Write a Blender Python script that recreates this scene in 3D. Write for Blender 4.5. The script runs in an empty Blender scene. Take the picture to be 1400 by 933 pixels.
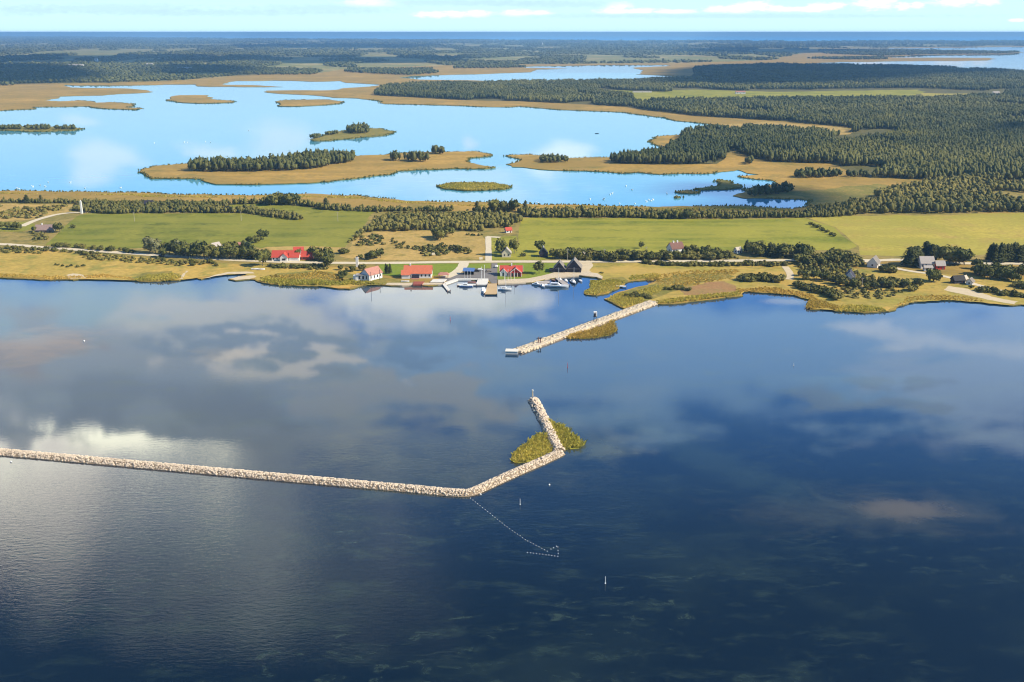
import bpy, math, random
import numpy as np
from mathutils import Vector, Matrix
from mathutils.geometry import tessellate_polygon

R = math.radians
scene = bpy.context.scene
COL = scene.collection

# ------------------------------------------------------------------ camera
CAM_H = 160.0
F = 1400.0
PITCH = math.atan((466.5 - 44.3) / F)
SP, CP = math.sin(PITCH), math.cos(PITCH)
cam_d = bpy.data.cameras.new("camera")
cam = bpy.data.objects.new("camera", cam_d)
COL.objects.link(cam)
cam_d.sensor_width = 36.0
cam_d.lens = 36.0
cam_d.clip_start = 1.0
cam_d.clip_end = 600000.0
cam.location = (0, 0, CAM_H)
cam.rotation_euler = (R(90) - PITCH, R(0.0), 0)
scene.camera = cam

# ------------------------------------------------------------------ exposure, sun
scene.view_settings.view_transform = 'Standard'
scene.view_settings.look = 'None'
scene.view_settings.gamma = 1.0
scene.view_settings.exposure = 0.48
scene.cycles.use_denoising = True
scene.cycles.filter_width = 1.15
scene.cycles.max_bounces = 6
scene.cycles.diffuse_bounces = 2
scene.cycles.glossy_bounces = 3
scene.cycles.transmission_bounces = 2
scene.cycles.volume_bounces = 0
scene.cycles.transparent_max_bounces = 6
scene.cycles.caustics_reflective = False
scene.cycles.caustics_refractive = False

SUN_EL = 36.0
SUN_AZ = 104.0        # degrees clockwise from the view direction: to the right and a little behind the camera
S_DIR = Vector((math.sin(R(SUN_AZ)) * math.cos(R(SUN_EL)), math.cos(R(SUN_AZ)) * math.cos(R(SUN_EL)), math.sin(R(SUN_EL))))
sun_d = bpy.data.lights.new("sun", 'SUN')
sun_d.energy = 4.8
sun_d.angle = R(0.5)
sun_d.color = (1.0, 0.905, 0.72)
sun = bpy.data.objects.new("sun", sun_d)
COL.objects.link(sun)
sun.rotation_euler = S_DIR.to_track_quat('Z', 'Y').to_euler()
sun.location = (3000, 0, 2000)


def ray(x, y):
    a = (x - 700.0) / F
    b = (466.5 - y) / F
    return a, CP + b * SP, -SP + b * CP


def P(x, y, z=0.0):
    a, fy, fz = ray(x, y)
    t = (CAM_H - z) / max(-fz, 1e-5)
    return Vector((a * t, fy * t, z))


# ------------------------------------------------------------------ world: sky with clouds
world = bpy.data.worlds.new("World")
scene.world = world
world.use_nodes = True
wt = world.node_tree
wt.nodes.clear()


class NT:
    """short helpers to write node maths"""
    def __init__(self, tree):
        self.t = tree

    def n(self, typ, **kw):
        nd = self.t.nodes.new(typ)
        for k, v in kw.items():
            setattr(nd, k, v)
        return nd

    def put(self, sock, v):
        if isinstance(v, bpy.types.NodeSocket):
            self.t.links.new(v, sock)
        else:
            sock.default_value = v

    def m(self, op, a, b=0.0, c=None, clamp=False):
        nd = self.n('ShaderNodeMath', operation=op, use_clamp=clamp)
        self.put(nd.inputs[0], a)
        self.put(nd.inputs[1], b)
        if c is not None:
            self.put(nd.inputs[2], c)
        return nd.outputs[0]

    def v(self, op, a, b=(0, 0, 0)):
        nd = self.n('ShaderNodeVectorMath', operation=op)
        self.put(nd.inputs[0], a)
        self.put(nd.inputs[1], b)
        return nd.outputs['Value'] if op in ('LENGTH', 'DOT_PRODUCT') else nd.outputs[0]

    def mix(self, f, a, b, blend='MIX'):
        nd = self.n('ShaderNodeMix', data_type='RGBA', blend_type=blend)
        self.put(nd.inputs[0], f)
        for s, val in ((nd.inputs[6], a), (nd.inputs[7], b)):
            if not isinstance(val, bpy.types.NodeSocket) and len(val) == 3:
                val = (*val, 1.0)
            self.put(s, val)
        return nd.outputs[2]

    def noise(self, vec, scale, detail=3.0, rough=0.55, out='Fac', dist=0.0):
        nd = self.n('ShaderNodeTexNoise')
        self.t.links.new(vec, nd.inputs['Vector'])
        nd.inputs['Scale'].default_value = scale
        nd.inputs['Detail'].default_value = detail
        nd.inputs['Roughness'].default_value = rough
        nd.inputs['Distortion'].default_value = dist
        return nd.outputs[out]

    def sstep(self, x, lo, hi, to0=0.0, to1=1.0):
        nd = self.n('ShaderNodeMapRange', interpolation_type='SMOOTHSTEP')
        self.put(nd.inputs['Value'], x)
        nd.inputs['From Min'].default_value = lo
        nd.inputs['From Max'].default_value = hi
        nd.inputs['To Min'].default_value = to0
        nd.inputs['To Max'].default_value = to1
        return nd.outputs[0]

    def scalev(self, vec, s):
        nd = self.n('ShaderNodeMapping', vector_type='POINT')
        self.t.links.new(vec, nd.inputs['Vector'])
        nd.inputs['Scale'].default_value = s
        return nd.outputs[0]


W = NT(wt)
SKY_STRENGTH = 0.10
sky = W.n('ShaderNodeTexSky', sky_type='NISHITA')
sky.sun_disc = False
sky.sun_elevation = R(SUN_EL)
sky.sun_rotation = R(SUN_AZ)
sky.altitude = 100
sky.air_density = 1.0
sky.dust_density = 0.4
sky.ozone_density = 2.2
tc = W.n('ShaderNodeTexCoord')
dirv = tc.outputs['Generated']
sep = W.n('ShaderNodeSeparateXYZ')
wt.links.new(dirv, sep.inputs[0])
fy = W.m('MAXIMUM', sep.outputs[1], 0.05)
U = W.m('DIVIDE', sep.outputs[0], fy)
V = W.m('DIVIDE', sep.outputs[2], fy)
comb = W.n('ShaderNodeCombineXYZ')
wt.links.new(U, comb.inputs[0])
wt.links.new(V, comb.inputs[1])
UV = comb.outputs[0]
# ragged cloud outlines: the sky coordinates are bent by turbulence before the banks are drawn
wn = W.n('ShaderNodeTexNoise')
wt.links.new(W.scalev(UV, (7, 22, 1)), wn.inputs['Vector'])
wn.inputs['Scale'].default_value = 1.0
wn.inputs['Detail'].default_value = 8
wn.inputs['Roughness'].default_value = 0.58
wsep = W.n('ShaderNodeSeparateColor')
wt.links.new(wn.outputs['Color'], wsep.inputs[0])
Vabs = W.m('ABSOLUTE', V)
UW = W.m('ADD', U, W.m('MULTIPLY', W.m('MULTIPLY', W.m('SUBTRACT', wsep.outputs[0], 0.5), 1.5), Vabs))
VW = W.m('ADD', V, W.m('MULTIPLY', W.m('MULTIPLY', W.m('SUBTRACT', wsep.outputs[1], 0.5), 0.55), Vabs))
n_big = W.noise(W.scalev(UV, (5, 9, 1)), 1.0, 5, 0.6)
n_fine = W.noise(W.scalev(UV, (9, 34, 1)), 1.0, 7, 0.62, dist=0.4)
col = W.mix(1.0, sky.outputs[0], (0.48, 0.72, 0.96), 'MULTIPLY')
# pale cyan band low over the horizon
col = W.mix(W.sstep(V, 0.22, 0.62, 0.85, 0.0), col, (1.4, 4.6, 13.0))
col = W.mix(W.sstep(V, 0.07, 0.25, 0.85, 0.0), col, (5.8, 8.1, 9.0))
n_puff = W.noise(W.scalev(UV, (110, 300, 1)), 1.0, 6, 0.66)


def uv_of(x, y):
    a, f_, z = ray(x, y)
    return a / f_, z / f_


def cloud(x, y, rx, ry, colr, soft=0.25, wob=0.5, amount=1.0, mirror=True, fine=0.25, tilt=0.0, puff=0.0):
    """a bank of cloud in the sky; with mirror it is given by where the water shows it"""
    global col
    u0, v0 = uv_of(x, y)
    u1, _ = uv_of(x + rx, y)
    _, v1 = uv_of(x, y + ry)
    ru, rv = abs(u1 - u0), abs(v1 - v0)
    if mirror:
        v0 = -v0
    du = W.m('MULTIPLY', W.m('SUBTRACT', UW if mirror else U, u0), 1.0 / ru)
    dv = W.m('MULTIPLY', W.m('SUBTRACT', VW if mirror else V, v0), 1.0 / rv)
    if tilt:
        dv = W.m('ADD', dv, W.m('MULTIPLY', du, tilt))
    d = W.m('SQRT', W.m('ADD', W.m('MULTIPLY', du, du), W.m('MULTIPLY', dv, dv)))
    d = W.m('ADD', d, W.m('MULTIPLY', W.m('SUBTRACT', n_big, 0.5), wob * 2))
    d = W.m('ADD', d, W.m('MULTIPLY', W.m('SUBTRACT', n_fine, 0.5), fine * 2))
    if puff:
        d = W.m('ADD', d, W.m('MULTIPLY', W.m('SUBTRACT', n_puff, 0.5), puff * 2))
    mk = W.sstep(d, 1.0 - soft, 1.0 + soft, amount, 0.0)
    col = W.mix(mk, col, colr)


CLOUDS = [
    # seen mirrored in the sea: x, y, rx, ry, colour, softness, wobble, amount, mirror, fine wobble
    (240, 515, 560, 118, (8.4, 9.4, 9.6), .2, .5, .9, True, .7),
    (-150, 480, 420, 80, (7.8, 8.6, 9.0), .3, .5, .8, True, .6),
    (420, 520, 240, 26, (6.4, 7.6, 8.6), .45, .5, .5, True, .9),
    (150, 545, 260, 24, (5.2, 6.0, 6.8), .4, .4, .6, True, .8),
    (60, 397, 330, 26, (7.5, 10.5, 12.0), .4, .5, .8, True, .7),
    (1010, 490, 540, 84, (5.4, 9.0, 13.6), .4, .5, .8, True, .6),
    (1440, 510, 230, 90, (8.2, 10.4, 13.6), .4, .5, .6, True, .7),
    (1150, 545, 130, 22, (5.2, 6.8, 8.8), .2, .5, .6, True, .8),
    (1340, 470, 160, 16, (12.0, 13.4, 15.0), .4, .5, .6, True, .8),
    (360, 420, 150, 30, (12.0, 12.2, 11.6), .35, .5, .9, True, .7),
    (600, 415, 120, 34, (17.5, 17.8, 16.5), .4, .5, .9, True, .8),
    (655, 425, 20, 44, (9.0, 10.6, 11.0), .6, .5, .6, True, .6),
    (480, 432, 24, 26, (4.6, 7.0, 11.0), .5, .4, .7, True, .6),
    (370, 488, 120, 22, (14.0, 13.4, 12.2), .22, .4, .9, True, .7),
    (360, 458, 120, 10, (5.4, 6.8, 8.2), .45, .5, .65, True, .8),
    (620, 470, 90, 16, (4.4, 6.6, 9.6), .4, .5, .7, True, .9),
    (30, 468, 75, 22, (8.2, 7.6, 7.2), .25, .4, .8, True, .6),
    (120, 624, 230, 30, (46.0, 45.0, 35.0), .16, .3, .95, True, .5),
    (285, 634, 60, 6, (7.0, 7.4, 7.6), .4, .5, .7, True, .8),
    (60, 606, 60, 6, (9.0, 9.4, 9.4), .4, .5, .6, True, .8),
    (-10, 690, 190, 78, (28.0, 26.0, 23.0), .4, .4, .9, True, .7),
    (330, 668, 140, 24, (16.5, 17.0, 17.0), .5, .6, .75, True, .9),
    (340, 800, 170, 52, (13.0, 14.0, 13.6), .6, .6, .75, True, .9),
    (560, 532, 110, 26, (8.6, 9.2, 9.4), .2, .5, .85, True, .7),
    (640, 580, 110, 20, (2.6, 4.8, 8.8), .4, .5, .8, True, .7),
    # mirrored in the lagoon
    (140, 224, 44, 20, (10.5, 10.2, 9.8), .7, .25, .6, True, .5),
    (120, 165, 26, 7, (10.5, 10.2, 10.0), .7, .3, .4, True, .5),
    (285, 212, 34, 12, (10.0, 9.8, 9.2), .5, .3, .65, True, .5),
    (385, 197, 60, 28, (8.8, 9.2, 9.4), .5, .4, .6, True, .6),
    (755, 226, 45, 24, (12.0, 11.6, 10.8), .5, .25, .75, True, .4),
    (620, 262, 130, 24, (9.0, 9.6, 10.2), .5, .5, .65, True, .7),
    (630, 186, 14, 6, (10, 9.0, 9.0), .5, .3, .5),
]
for c in CLOUDS:
    cloud(*c)
# small fair weather cumulus low over the far sea, visible in the frame
PUFFS = [(505, 4, 34, 5), (590, 20, 20, 4), (622, 20, 14, 4), (652, 19, 16, 4), (707, 18, 18, 4), (738, 18, 14, 3), (846, 9, 16, 5),
         (842, 16, 22, 3), (880, 15, 14, 3), (922, 16, 24, 3), (981, 13, 14, 4), (1008, 13, 16, 5), (1032, 8, 20, 5), (1062, 11, 10, 3),
         (1120, 10, 14, 5), (1144, 8, 10, 4), (1198, 4, 26, 8), (1236, 9, 10, 5), (1254, 7, 9, 4), (1306, 3, 26, 5), (1350, 3, 14, 4),
         (1085, 13, 40, 3), (1390, 28, 10, 2)]
for (x, y, rx, ry) in PUFFS:
    cloud(x, y, rx, ry, (9.4, 9.2, 8.5), .7, .2, .75, False, .3, 0.0, 1.3)
for (x, y, rx, ry) in [(150, 12, 120, 6), (30, 14, 50, 7), (440, 12, 100, 6), (300, 18, 160, 4), (760, 6, 90, 4), (620, 4, 120, 4), (1000, 22, 260, 3)]:
    cloud(x, y, rx, ry, (4.3, 6.3, 7.7), .7, .3, .6, False, .4, 0.0, 1.3)
bg = W.n('ShaderNodeBackground')
wt.links.new(col, bg.inputs['Color'])
bg.inputs['Strength'].default_value = SKY_STRENGTH
wo = W.n('ShaderNodeOutputWorld')
wt.links.new(bg.outputs[0], wo.inputs[0])


# ------------------------------------------------------------------ materials
def new_mat(name):
    m = bpy.data.materials.new(name)
    m.use_nodes = True
    m.node_tree.nodes.clear()
    t = NT(m.node_tree)
    b = t.n('ShaderNodeBsdfPrincipled')
    o = t.n('ShaderNodeOutputMaterial')
    m.node_tree.links.new(b.outputs[0], o.inputs[0])
    return m, t, b


def plain(name, c, rough=0.7, var=0.12, scale=0.6, metal=0.0, spec=0.3):
    m, t, b = new_mat(name)
    geo = t.n('ShaderNodeNewGeometry')
    nz = t.noise(geo.outputs['Position'], scale, 3)
    lo = tuple(x * (1 - var) for x in c)
    hi = tuple(min(1, x * (1 + var)) for x in c)
    b_c = t.mix(nz, lo, hi)
    t.put(b.inputs['Base Color'], b_c)
    b.inputs['Roughness'].default_value = rough
    b.inputs['Metallic'].default_value = metal
    b.inputs['Specular IOR Level'].default_value = spec
    return m


def ground(name, c1, c2, c3, s1=0.02, s2=0.12, s3=0.6, k=0.5, stripes=None, bump=0.0):
    """natural ground: two scales of mottling and a fine grain, in world metres"""
    m, t, b = new_mat(name)
    geo = t.n('ShaderNodeNewGeometry')
    p = geo.outputs['Position']
    a = t.sstep(t.noise(p, s1, 4, 0.6), 0.36, 0.64)
    c = t.mix(a, c1, c2)
    a2 = t.sstep(t.noise(p, s2, 5, 0.65), 0.48, 0.68)
    c = t.mix(t.m('MULTIPLY', a2, k), c, c3)
    a3 = t.noise(p, s3, 3, 0.7)
    g = t.m('ADD', t.m('MULTIPLY', a3, 1.0), 0.5)
    gg = t.n('ShaderNodeCombineColor')
    for i in range(3):
        t.put(gg.inputs[i], g)
    c = t.mix(1.0, c, gg.outputs[0], 'MULTIPLY')
    if stripes:
        sc = t.scalev(p, stripes)
        st = t.noise(sc, 1.0, 2, 0.5)
        c = t.mix(t.sstep(st, 0.40, 0.62, 0.0, 0.7), c, c2)
    t.put(b.inputs['Base Color'], c)
    b.inputs['Roughness'].default_value = 0.95
    b.inputs['Specular IOR Level'].default_value = 0.1
    if bump:
        bp = t.n('ShaderNodeBump')
        bp.inputs['Strength'].default_value = bump
        bp.inputs['Distance'].default_value = 1.0
        t.put(bp.inputs['Height'], t.noise(p, 0.35, 4, 0.7))
        t.put(b.inputs['Normal'], bp.outputs[0])
    return m


def foliage(name, dark, light, attr=False):
    m, t, b = new_mat(name)
    geo = t.n('ShaderNodeNewGeometry')
    if attr:
        at = t.n('ShaderNodeAttribute', attribute_name='tint')
        f = at.outputs['Fac']
    else:
        oi = t.n('ShaderNodeObjectInfo')
        f = oi.outputs['Random']
    nz = t.noise(geo.outputs['Position'], 0.5, 2)
    f2 = t.m('ADD', t.m('MULTIPLY', f, 0.7), t.m('MULTIPLY', t.m('SUBTRACT', nz, 0.35), 0.6), clamp=True)
    c = t.mix(f2, dark, light)
    t.put(b.inputs['Base Color'], c)
    b.inputs['Roughness'].default_value = 0.75
    b.inputs['Specular IOR Level'].default_value = 0.15
    return m


M = {}
M['marsh'] = ground('marsh_gold', (0.47, 0.29, 0.07), (0.33, 0.22, 0.056), (0.21, 0.175, 0.042), 0.006, 0.025, 0.15, 0.8, (0.006, 0.03, 1))
M['marsh_edge'] = ground('reed_edge', (0.19, 0.16, 0.04), (0.15, 0.14, 0.04), (0.25, 0.19, 0.05), 0.02, 0.1, 0.7)
M['foreshore'] = ground('foreshore_grass', (0.54, 0.355, 0.085), (0.43, 0.31, 0.07), (0.25, 0.235, 0.05), 0.02, 0.06, 0.3, 0.85)
M['marshmix'] = ground('mixed_marsh', (0.33, 0.275, 0.055), (0.52, 0.345, 0.085), (0.22, 0.21, 0.045), 0.014, 0.05, 0.25, 0.8, (0.012, 0.05, 1))
M['olive'] = ground('olive_marsh', (0.26, 0.215, 0.05), (0.20, 0.185, 0.042), (0.36, 0.25, 0.065), 0.03, 0.1, 0.4, 0.7)
M['field'] = ground('field_green', (0.160, 0.178, 0.022), (0.265, 0.25, 0.038), (0.115, 0.135, 0.02), 0.012, 0.035, 0.25, 0.9, (0.008, 0.07, 1))
M['field_lime'] = ground('field_lime', (0.205, 0.218, 0.024), (0.34, 0.305, 0.042), (0.145, 0.165, 0.022), 0.012, 0.035, 0.25, 0.9, (0.008, 0.07, 1))
M['field_yellow'] = ground('field_yellow', (0.50, 0.385, 0.068), (0.36, 0.31, 0.052), (0.43, 0.29, 0.08), 0.008, 0.03, 0.3, 0.7, (0.006, 0.06, 1))
M['lawn'] = ground('lawn_green', (0.175, 0.235, 0.022), (0.22, 0.265, 0.030), (0.16, 0.20, 0.03), 0.03, 0.1, 0.5, 0.6, (0.02, 0.25, 1))
M['tan'] = ground('dry_meadow', (0.50, 0.335, 0.105), (0.42, 0.29, 0.085), (0.25, 0.205, 0.05), 0.02, 0.07, 0.35, 0.75)
M['scrubland'] = ground('scrubland', (0.34, 0.25, 0.075), (0.25, 0.205, 0.055), (0.14, 0.14, 0.038), 0.03, 0.08, 0.3, 0.8)
M['reed_base'] = ground('reed_base', (0.40, 0.36, 0.05), (0.34, 0.33, 0.042), (0.5, 0.38, 0.07), 0.05, 0.15, 0.6)
M['woodfloor'] = ground('wood_floor', (0.15, 0.13, 0.045), (0.11, 0.105, 0.035), (0.20, 0.165, 0.06), 0.02, 0.1, 0.5)
M['farland'] = ground('far_land', (0.21, 0.215, 0.06), (0.27, 0.23, 0.08), (0.52, 0.39, 0.16), 0.0012, 0.0035, 0.02, 0.7)
M['sand'] = plain('pale_sand', (0.62, 0.50, 0.32), 0.95, 0.15, 0.3)
M['gravel'] = plain('gravel_road', (0.66, 0.56, 0.39), 0.95, 0.12, 0.4)
M['asphalt'] = plain('grey_asphalt', (0.20, 0.18, 0.165), 0.9, 0.2, 0.2)
M['concrete'] = plain('pale_concrete', (0.72, 0.68, 0.60), 0.85, 0.1, 0.5)
M['stone'] = plain('quay_stone', (0.60, 0.49, 0.34), 0.9, 0.35, 0.9)
M['timber'] = plain('bare_timber', (0.55, 0.38, 0.19), 0.8, 0.2, 1.0)
M['wood_red'] = plain('red_brown_timber', (0.33, 0.09, 0.06), 0.8, 0.2, 0.8)
M['white'] = plain('white_paint', (0.82, 0.80, 0.76), 0.5, 0.04, 0.8)
M['cream'] = plain('cream_wall', (0.72, 0.64, 0.48), 0.8, 0.08, 0.8)
M['gelcoat'] = plain('white_hull', (0.84, 0.83, 0.80), 0.25, 0.03, 0.8, spec=0.5)
M['blue'] = plain('blue_hull', (0.03, 0.10, 0.32), 0.3, 0.05, 0.8, spec=0.5)
M['bluetarp'] = plain('blue_roof', (0.10, 0.19, 0.42), 0.5, 0.15, 0.4)
M['black'] = plain('black_timber', (0.025, 0.022, 0.024), 0.7, 0.2, 0.8)
M['darkwall'] = plain('dark_tarred_wall', (0.045, 0.04, 0.055), 0.8, 0.2, 0.8)
M['shingle'] = plain('grey_shingle', (0.23, 0.20, 0.17), 0.85, 0.25, 1.0)
M['thatch'] = plain('pale_roof', (0.50, 0.44, 0.36), 0.85, 0.15, 1.0)
M['red'] = plain('red_roof', (0.54, 0.08, 0.05), 0.7, 0.15, 0.8)
M['tile'] = plain('orange_tile_roof', (0.62, 0.17, 0.085), 0.75, 0.2, 0.8)
M['pinkroof'] = plain('faded_red_roof', (0.45, 0.21, 0.155), 0.8, 0.2, 0.8)
M['oldroof'] = plain('weathered_roof', (0.32, 0.22, 0.19), 0.85, 0.25, 0.8)
M['brownroof'] = plain('brown_roof', (0.20, 0.10, 0.075), 0.8, 0.2, 0.8)
M['greyroof'] = plain('grey_roof', (0.42, 0.37, 0.33), 0.8, 0.12, 0.8)
M['glass'] = plain('window_glass', (0.03, 0.035, 0.045), 0.15, 0.1, 1.0, spec=0.5)
M['redpaint'] = plain('red_paint', (0.55, 0.04, 0.03), 0.5, 0.05, 1.0)
M['yellow'] = plain('yellow_paint', (0.75, 0.50, 0.05), 0.5, 0.05, 1.0)
M['bark'] = plain('bark', (0.13, 0.10, 0.07), 0.9, 0.2, 1.5)
M['rock'] = plain('pale_boulder', (0.68, 0.55, 0.41), 0.9, 0.38, 0.8)
M['rockdark'] = plain('wet_rubble', (0.27, 0.20, 0.13), 0.9, 0.3, 0.5)
M['swan'] = plain('white_feathers', (0.86, 0.85, 0.82), 0.7, 0.03, 1.0)
M['broadleaf'] = foliage('broadleaf_foliage', (0.068, 0.080, 0.020), (0.215, 0.195, 0.045))
M['pale_leaf'] = foliage('pale_willow_foliage', (0.15, 0.155, 0.07), (0.21, 0.20, 0.09))
M['needle'] = foliage('needle_foliage', (0.042, 0.056, 0.019), (0.11, 0.11, 0.032))
M['shrubleaf'] = foliage('shrub_foliage', (0.075, 0.082, 0.022), (0.245, 0.205, 0.05))
M['wood_leaf'] = foliage('wood_foliage', (0.048, 0.062, 0.019), (0.190, 0.178, 0.050), True)
M['scrub_leaf'] = foliage('scrub_foliage', (0.072, 0.082, 0.022), (0.27, 0.22, 0.055), True)
def reed_mat(name, dark, light):
    m, t, b = new_mat(name)
    at = t.n('ShaderNodeAttribute', attribute_name='tint')
    c = t.mix(at.outputs['Fac'], dark, light)
    t.put(b.inputs['Base Color'], c)
    b.inputs['Roughness'].default_value = 0.8
    b.inputs['Specular IOR Level'].default_value = 0.1
    tr = t.n('ShaderNodeBsdfTranslucent')
    t.put(tr.inputs['Color'], c)
    mx = t.n('ShaderNodeMixShader')
    mx.inputs[0].default_value = 0.45
    m.node_tree.links.new(b.outputs[0], mx.inputs[1])
    m.node_tree.links.new(tr.outputs[0], mx.inputs[2])
    m.node_tree.links.new(mx.outputs[0], [n for n in m.node_tree.nodes if n.type == 'OUTPUT_MATERIAL'][0].inputs[0])
    return m


M['reed'] = reed_mat('reed_leaves', (0.46, 0.33, 0.06), (0.72, 0.49, 0.12))
M['reed_green'] = reed_mat('green_reed_leaves', (0.40, 0.37, 0.06), (0.68, 0.53, 0.11))


def water(name, deep, shoal, rip=1.0, ior=1.33, rough=0.03, lag=False):
    m, t, b = new_mat(name)
    geo = t.n('ShaderNodeNewGeometry')
    p = geo.outputs['Position']
    n1 = t.noise(t.scalev(p, (0.012, 0.02, 1)), 1.0, 6, 0.62, dist=0.6)
    n2 = t.noise(t.scalev(p, (0.045, 0.09, 1)), 1.0, 4, 0.7)
    n3 = t.noise(t.scalev(p, (0.0035, 0.006, 1)), 1.0, 3, 0.5)
    if not lag:
        # dark weedy water near; farther out a bluer body colour paints in cloud reflection
        yy = t.m('ADD', t.sepx(p, 1), t.m('MULTIPLY', t.m('SUBTRACT', n3, 0.5), 240.0))
        deep = t.mix(t.sstep(yy, 260, 620), deep, (0.015, 0.046, 0.098))
    c = t.mix(t.sstep(n1, 0.45, 0.75, 0, 0.4), deep, shoal)
    c = t.mix(t.m('MULTIPLY', t.sstep(n2, 0.50, 0.78), t.sstep(n3, 0.36, 0.62, 0.2, 0.9)), c, shoal)
    if not lag:
        n4 = t.noise(t.scalev(p, (0.10, 0.22, 1)), 1.0, 6, 0.72, dist=0.8)
        n5 = t.noise(t.scalev(p, (0.012, 0.03, 1)), 1.0, 3, 0.6)
        weed = t.m('MULTIPLY', t.sstep(n4, 0.52, 0.74), t.sstep(n5, 0.36, 0.66))
        c = t.mix(t.m('MULTIPLY', weed, t.sstep(t.sepx(p, 1), 240, 520, 0.75, 0.2)), c, (0.052, 0.080, 0.055))
        # sand and weed shoals lying under the surface, in world metres: centre, half axes, wobble, colour, amount
        dn = t.noise(t.scalev(p, (0.04, 0.05, 1)), 1.0, 8, 0.68, dist=0.5)
        for (cx, cy, rx, ry, colr, amt, ang) in SHOALS:
            dx = t.m('SUBTRACT', t.sepx(p, 0), cx)
            dy = t.m('SUBTRACT', t.sepx(p, 1), cy)
            ca, sa = math.cos(ang), math.sin(ang)
            ex = t.m('MULTIPLY', t.m('ADD', t.m('MULTIPLY', dx, ca), t.m('MULTIPLY', dy, sa)), 1 / rx)
            ey = t.m('MULTIPLY', t.m('SUBTRACT', t.m('MULTIPLY', dy, ca), t.m('MULTIPLY', dx, sa)), 1 / ry)
            d = t.m('SQRT', t.m('ADD', t.m('MULTIPLY', ex, ex), t.m('MULTIPLY', ey, ey)))
            d = t.m('ADD', d, t.m('MULTIPLY', t.m('SUBTRACT', dn, 0.5), 3.2))
            c = t.mix(t.sstep(d, 0.1, 1.5, amt, 0.0), c, colr)
    t.put(b.inputs['Base Color'], c)
    b.inputs['Roughness'].default_value = rough
    b.inputs['IOR'].default_value = ior
    b.inputs['Specular IOR Level'].default_value = 0.5
    # ripples: short wind waves, stronger where the wind reaches the water
    w1 = t.noise(t.scalev(p, (0.26, 0.75, 1)), 1.0, 4, 0.6)
    w2 = t.noise(t.scalev(p, (0.8, 2.2, 1)), 1.0, 2, 0.6)
    wind = t.sstep(t.noise(t.scalev(p, (0.004, 0.006, 1)), 1.0, 3, 0.5), 0.42, 0.62, 0.012, 0.07)
    if not lag:
        gx = t.m('MULTIPLY', t.m('ADD', t.sepx(p, 0), 75.0), 1 / 150.0)
        gy = t.m('MULTIPLY', t.m('SUBTRACT', t.sepx(p, 1), 310.0), 1 / 85.0)
        gust = t.sstep(t.m('ADD', t.m('MULTIPLY', gx, gx), t.m('MULTIPLY', gy, gy)), 0.2, 1.3, 0.42, 0.0)
        wind = t.m('ADD', wind, gust)
    h = t.m('MULTIPLY', t.m('ADD', t.m('MULTIPLY', w1, 0.7), t.m('MULTIPLY', w2, 0.3)), wind)
    bp = t.n('ShaderNodeBump')
    bp.inputs['Strength'].default_value = 1.0
    bp.inputs['Distance'].default_value = 0.13 * rip
    t.put(bp.inputs['Height'], h)
    t.put(b.inputs['Normal'], bp.outputs[0])
    return m


def _sepx(self, vec, i):
    nd = self.n('ShaderNodeSeparateXYZ')
    self.t.links.new(vec, nd.inputs[0])
    return nd.outputs[i]


NT.sepx = _sepx


def shoal(x, y, rx, ry, colr, amt, ang=0.0):
    c = P(x, y)
    ex = (P(x + rx, y) - c).length
    ey = (P(x, y - ry) - c).length
    return (c.x, c.y, ex, ey, colr, amt, ang)


SHOALS = [
    shoal(1236, 697, 58, 12, (0.26, 0.19, 0.11), 0.8),
    shoal(1205, 700, 170, 26, (0.05, 0.055, 0.042), 0.7),
    shoal(1000, 640, 190, 16, (0.03, 0.055, 0.05), 0.4, -0.95),
    shoal(610, 625, 150, 40, (0.075, 0.085, 0.055), 0.6),
    shoal(815, 612, 45, 16, (0.075, 0.09, 0.055), 0.7),
    shoal(1190, 520, 90, 9, (0.05, 0.09, 0.10), 0.4),
    shoal(1075, 412, 30, 4, (0.22, 0.20, 0.14), 0.7),
    shoal(50, 470, 70, 20, (0.16, 0.115, 0.09), 0.7),
    shoal(300, 486, 45, 9, (0.15, 0.12, 0.085), 0.6),
    shoal(880, 425, 60, 6, (0.10, 0.12, 0.10), 0.5),
    shoal(560, 395, 90, 7, (0.14, 0.13, 0.09), 0.6),
]
M['sea'] = water('sea_water', (0.0026, 0.0095, 0.0185), (0.030, 0.050, 0.038), 1.0, 1.46, 0.02)
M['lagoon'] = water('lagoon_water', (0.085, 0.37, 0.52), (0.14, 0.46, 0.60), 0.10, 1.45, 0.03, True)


# ------------------------------------------------------------------ object helpers
def link(o, parent=None):
    COL.objects.link(o)
    if parent is not None:
        o.parent = parent
    return o


def tag(o, label=None, cat=None, group=None, kind=None):
    if label: o['label'] = label
    if cat: o['category'] = cat
    if group: o['group'] = group
    if kind: o['kind'] = kind
    return o


def empty(name, loc, rz=0.0, label=None, cat=None, group=None, s=1.0):
    o = bpy.data.objects.new(name, None)
    o.location = loc
    o.rotation_euler = (0, 0, rz)
    o.scale = (s, s, s)
    link(o)
    tag(o, label, cat, group)
    return o


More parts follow.
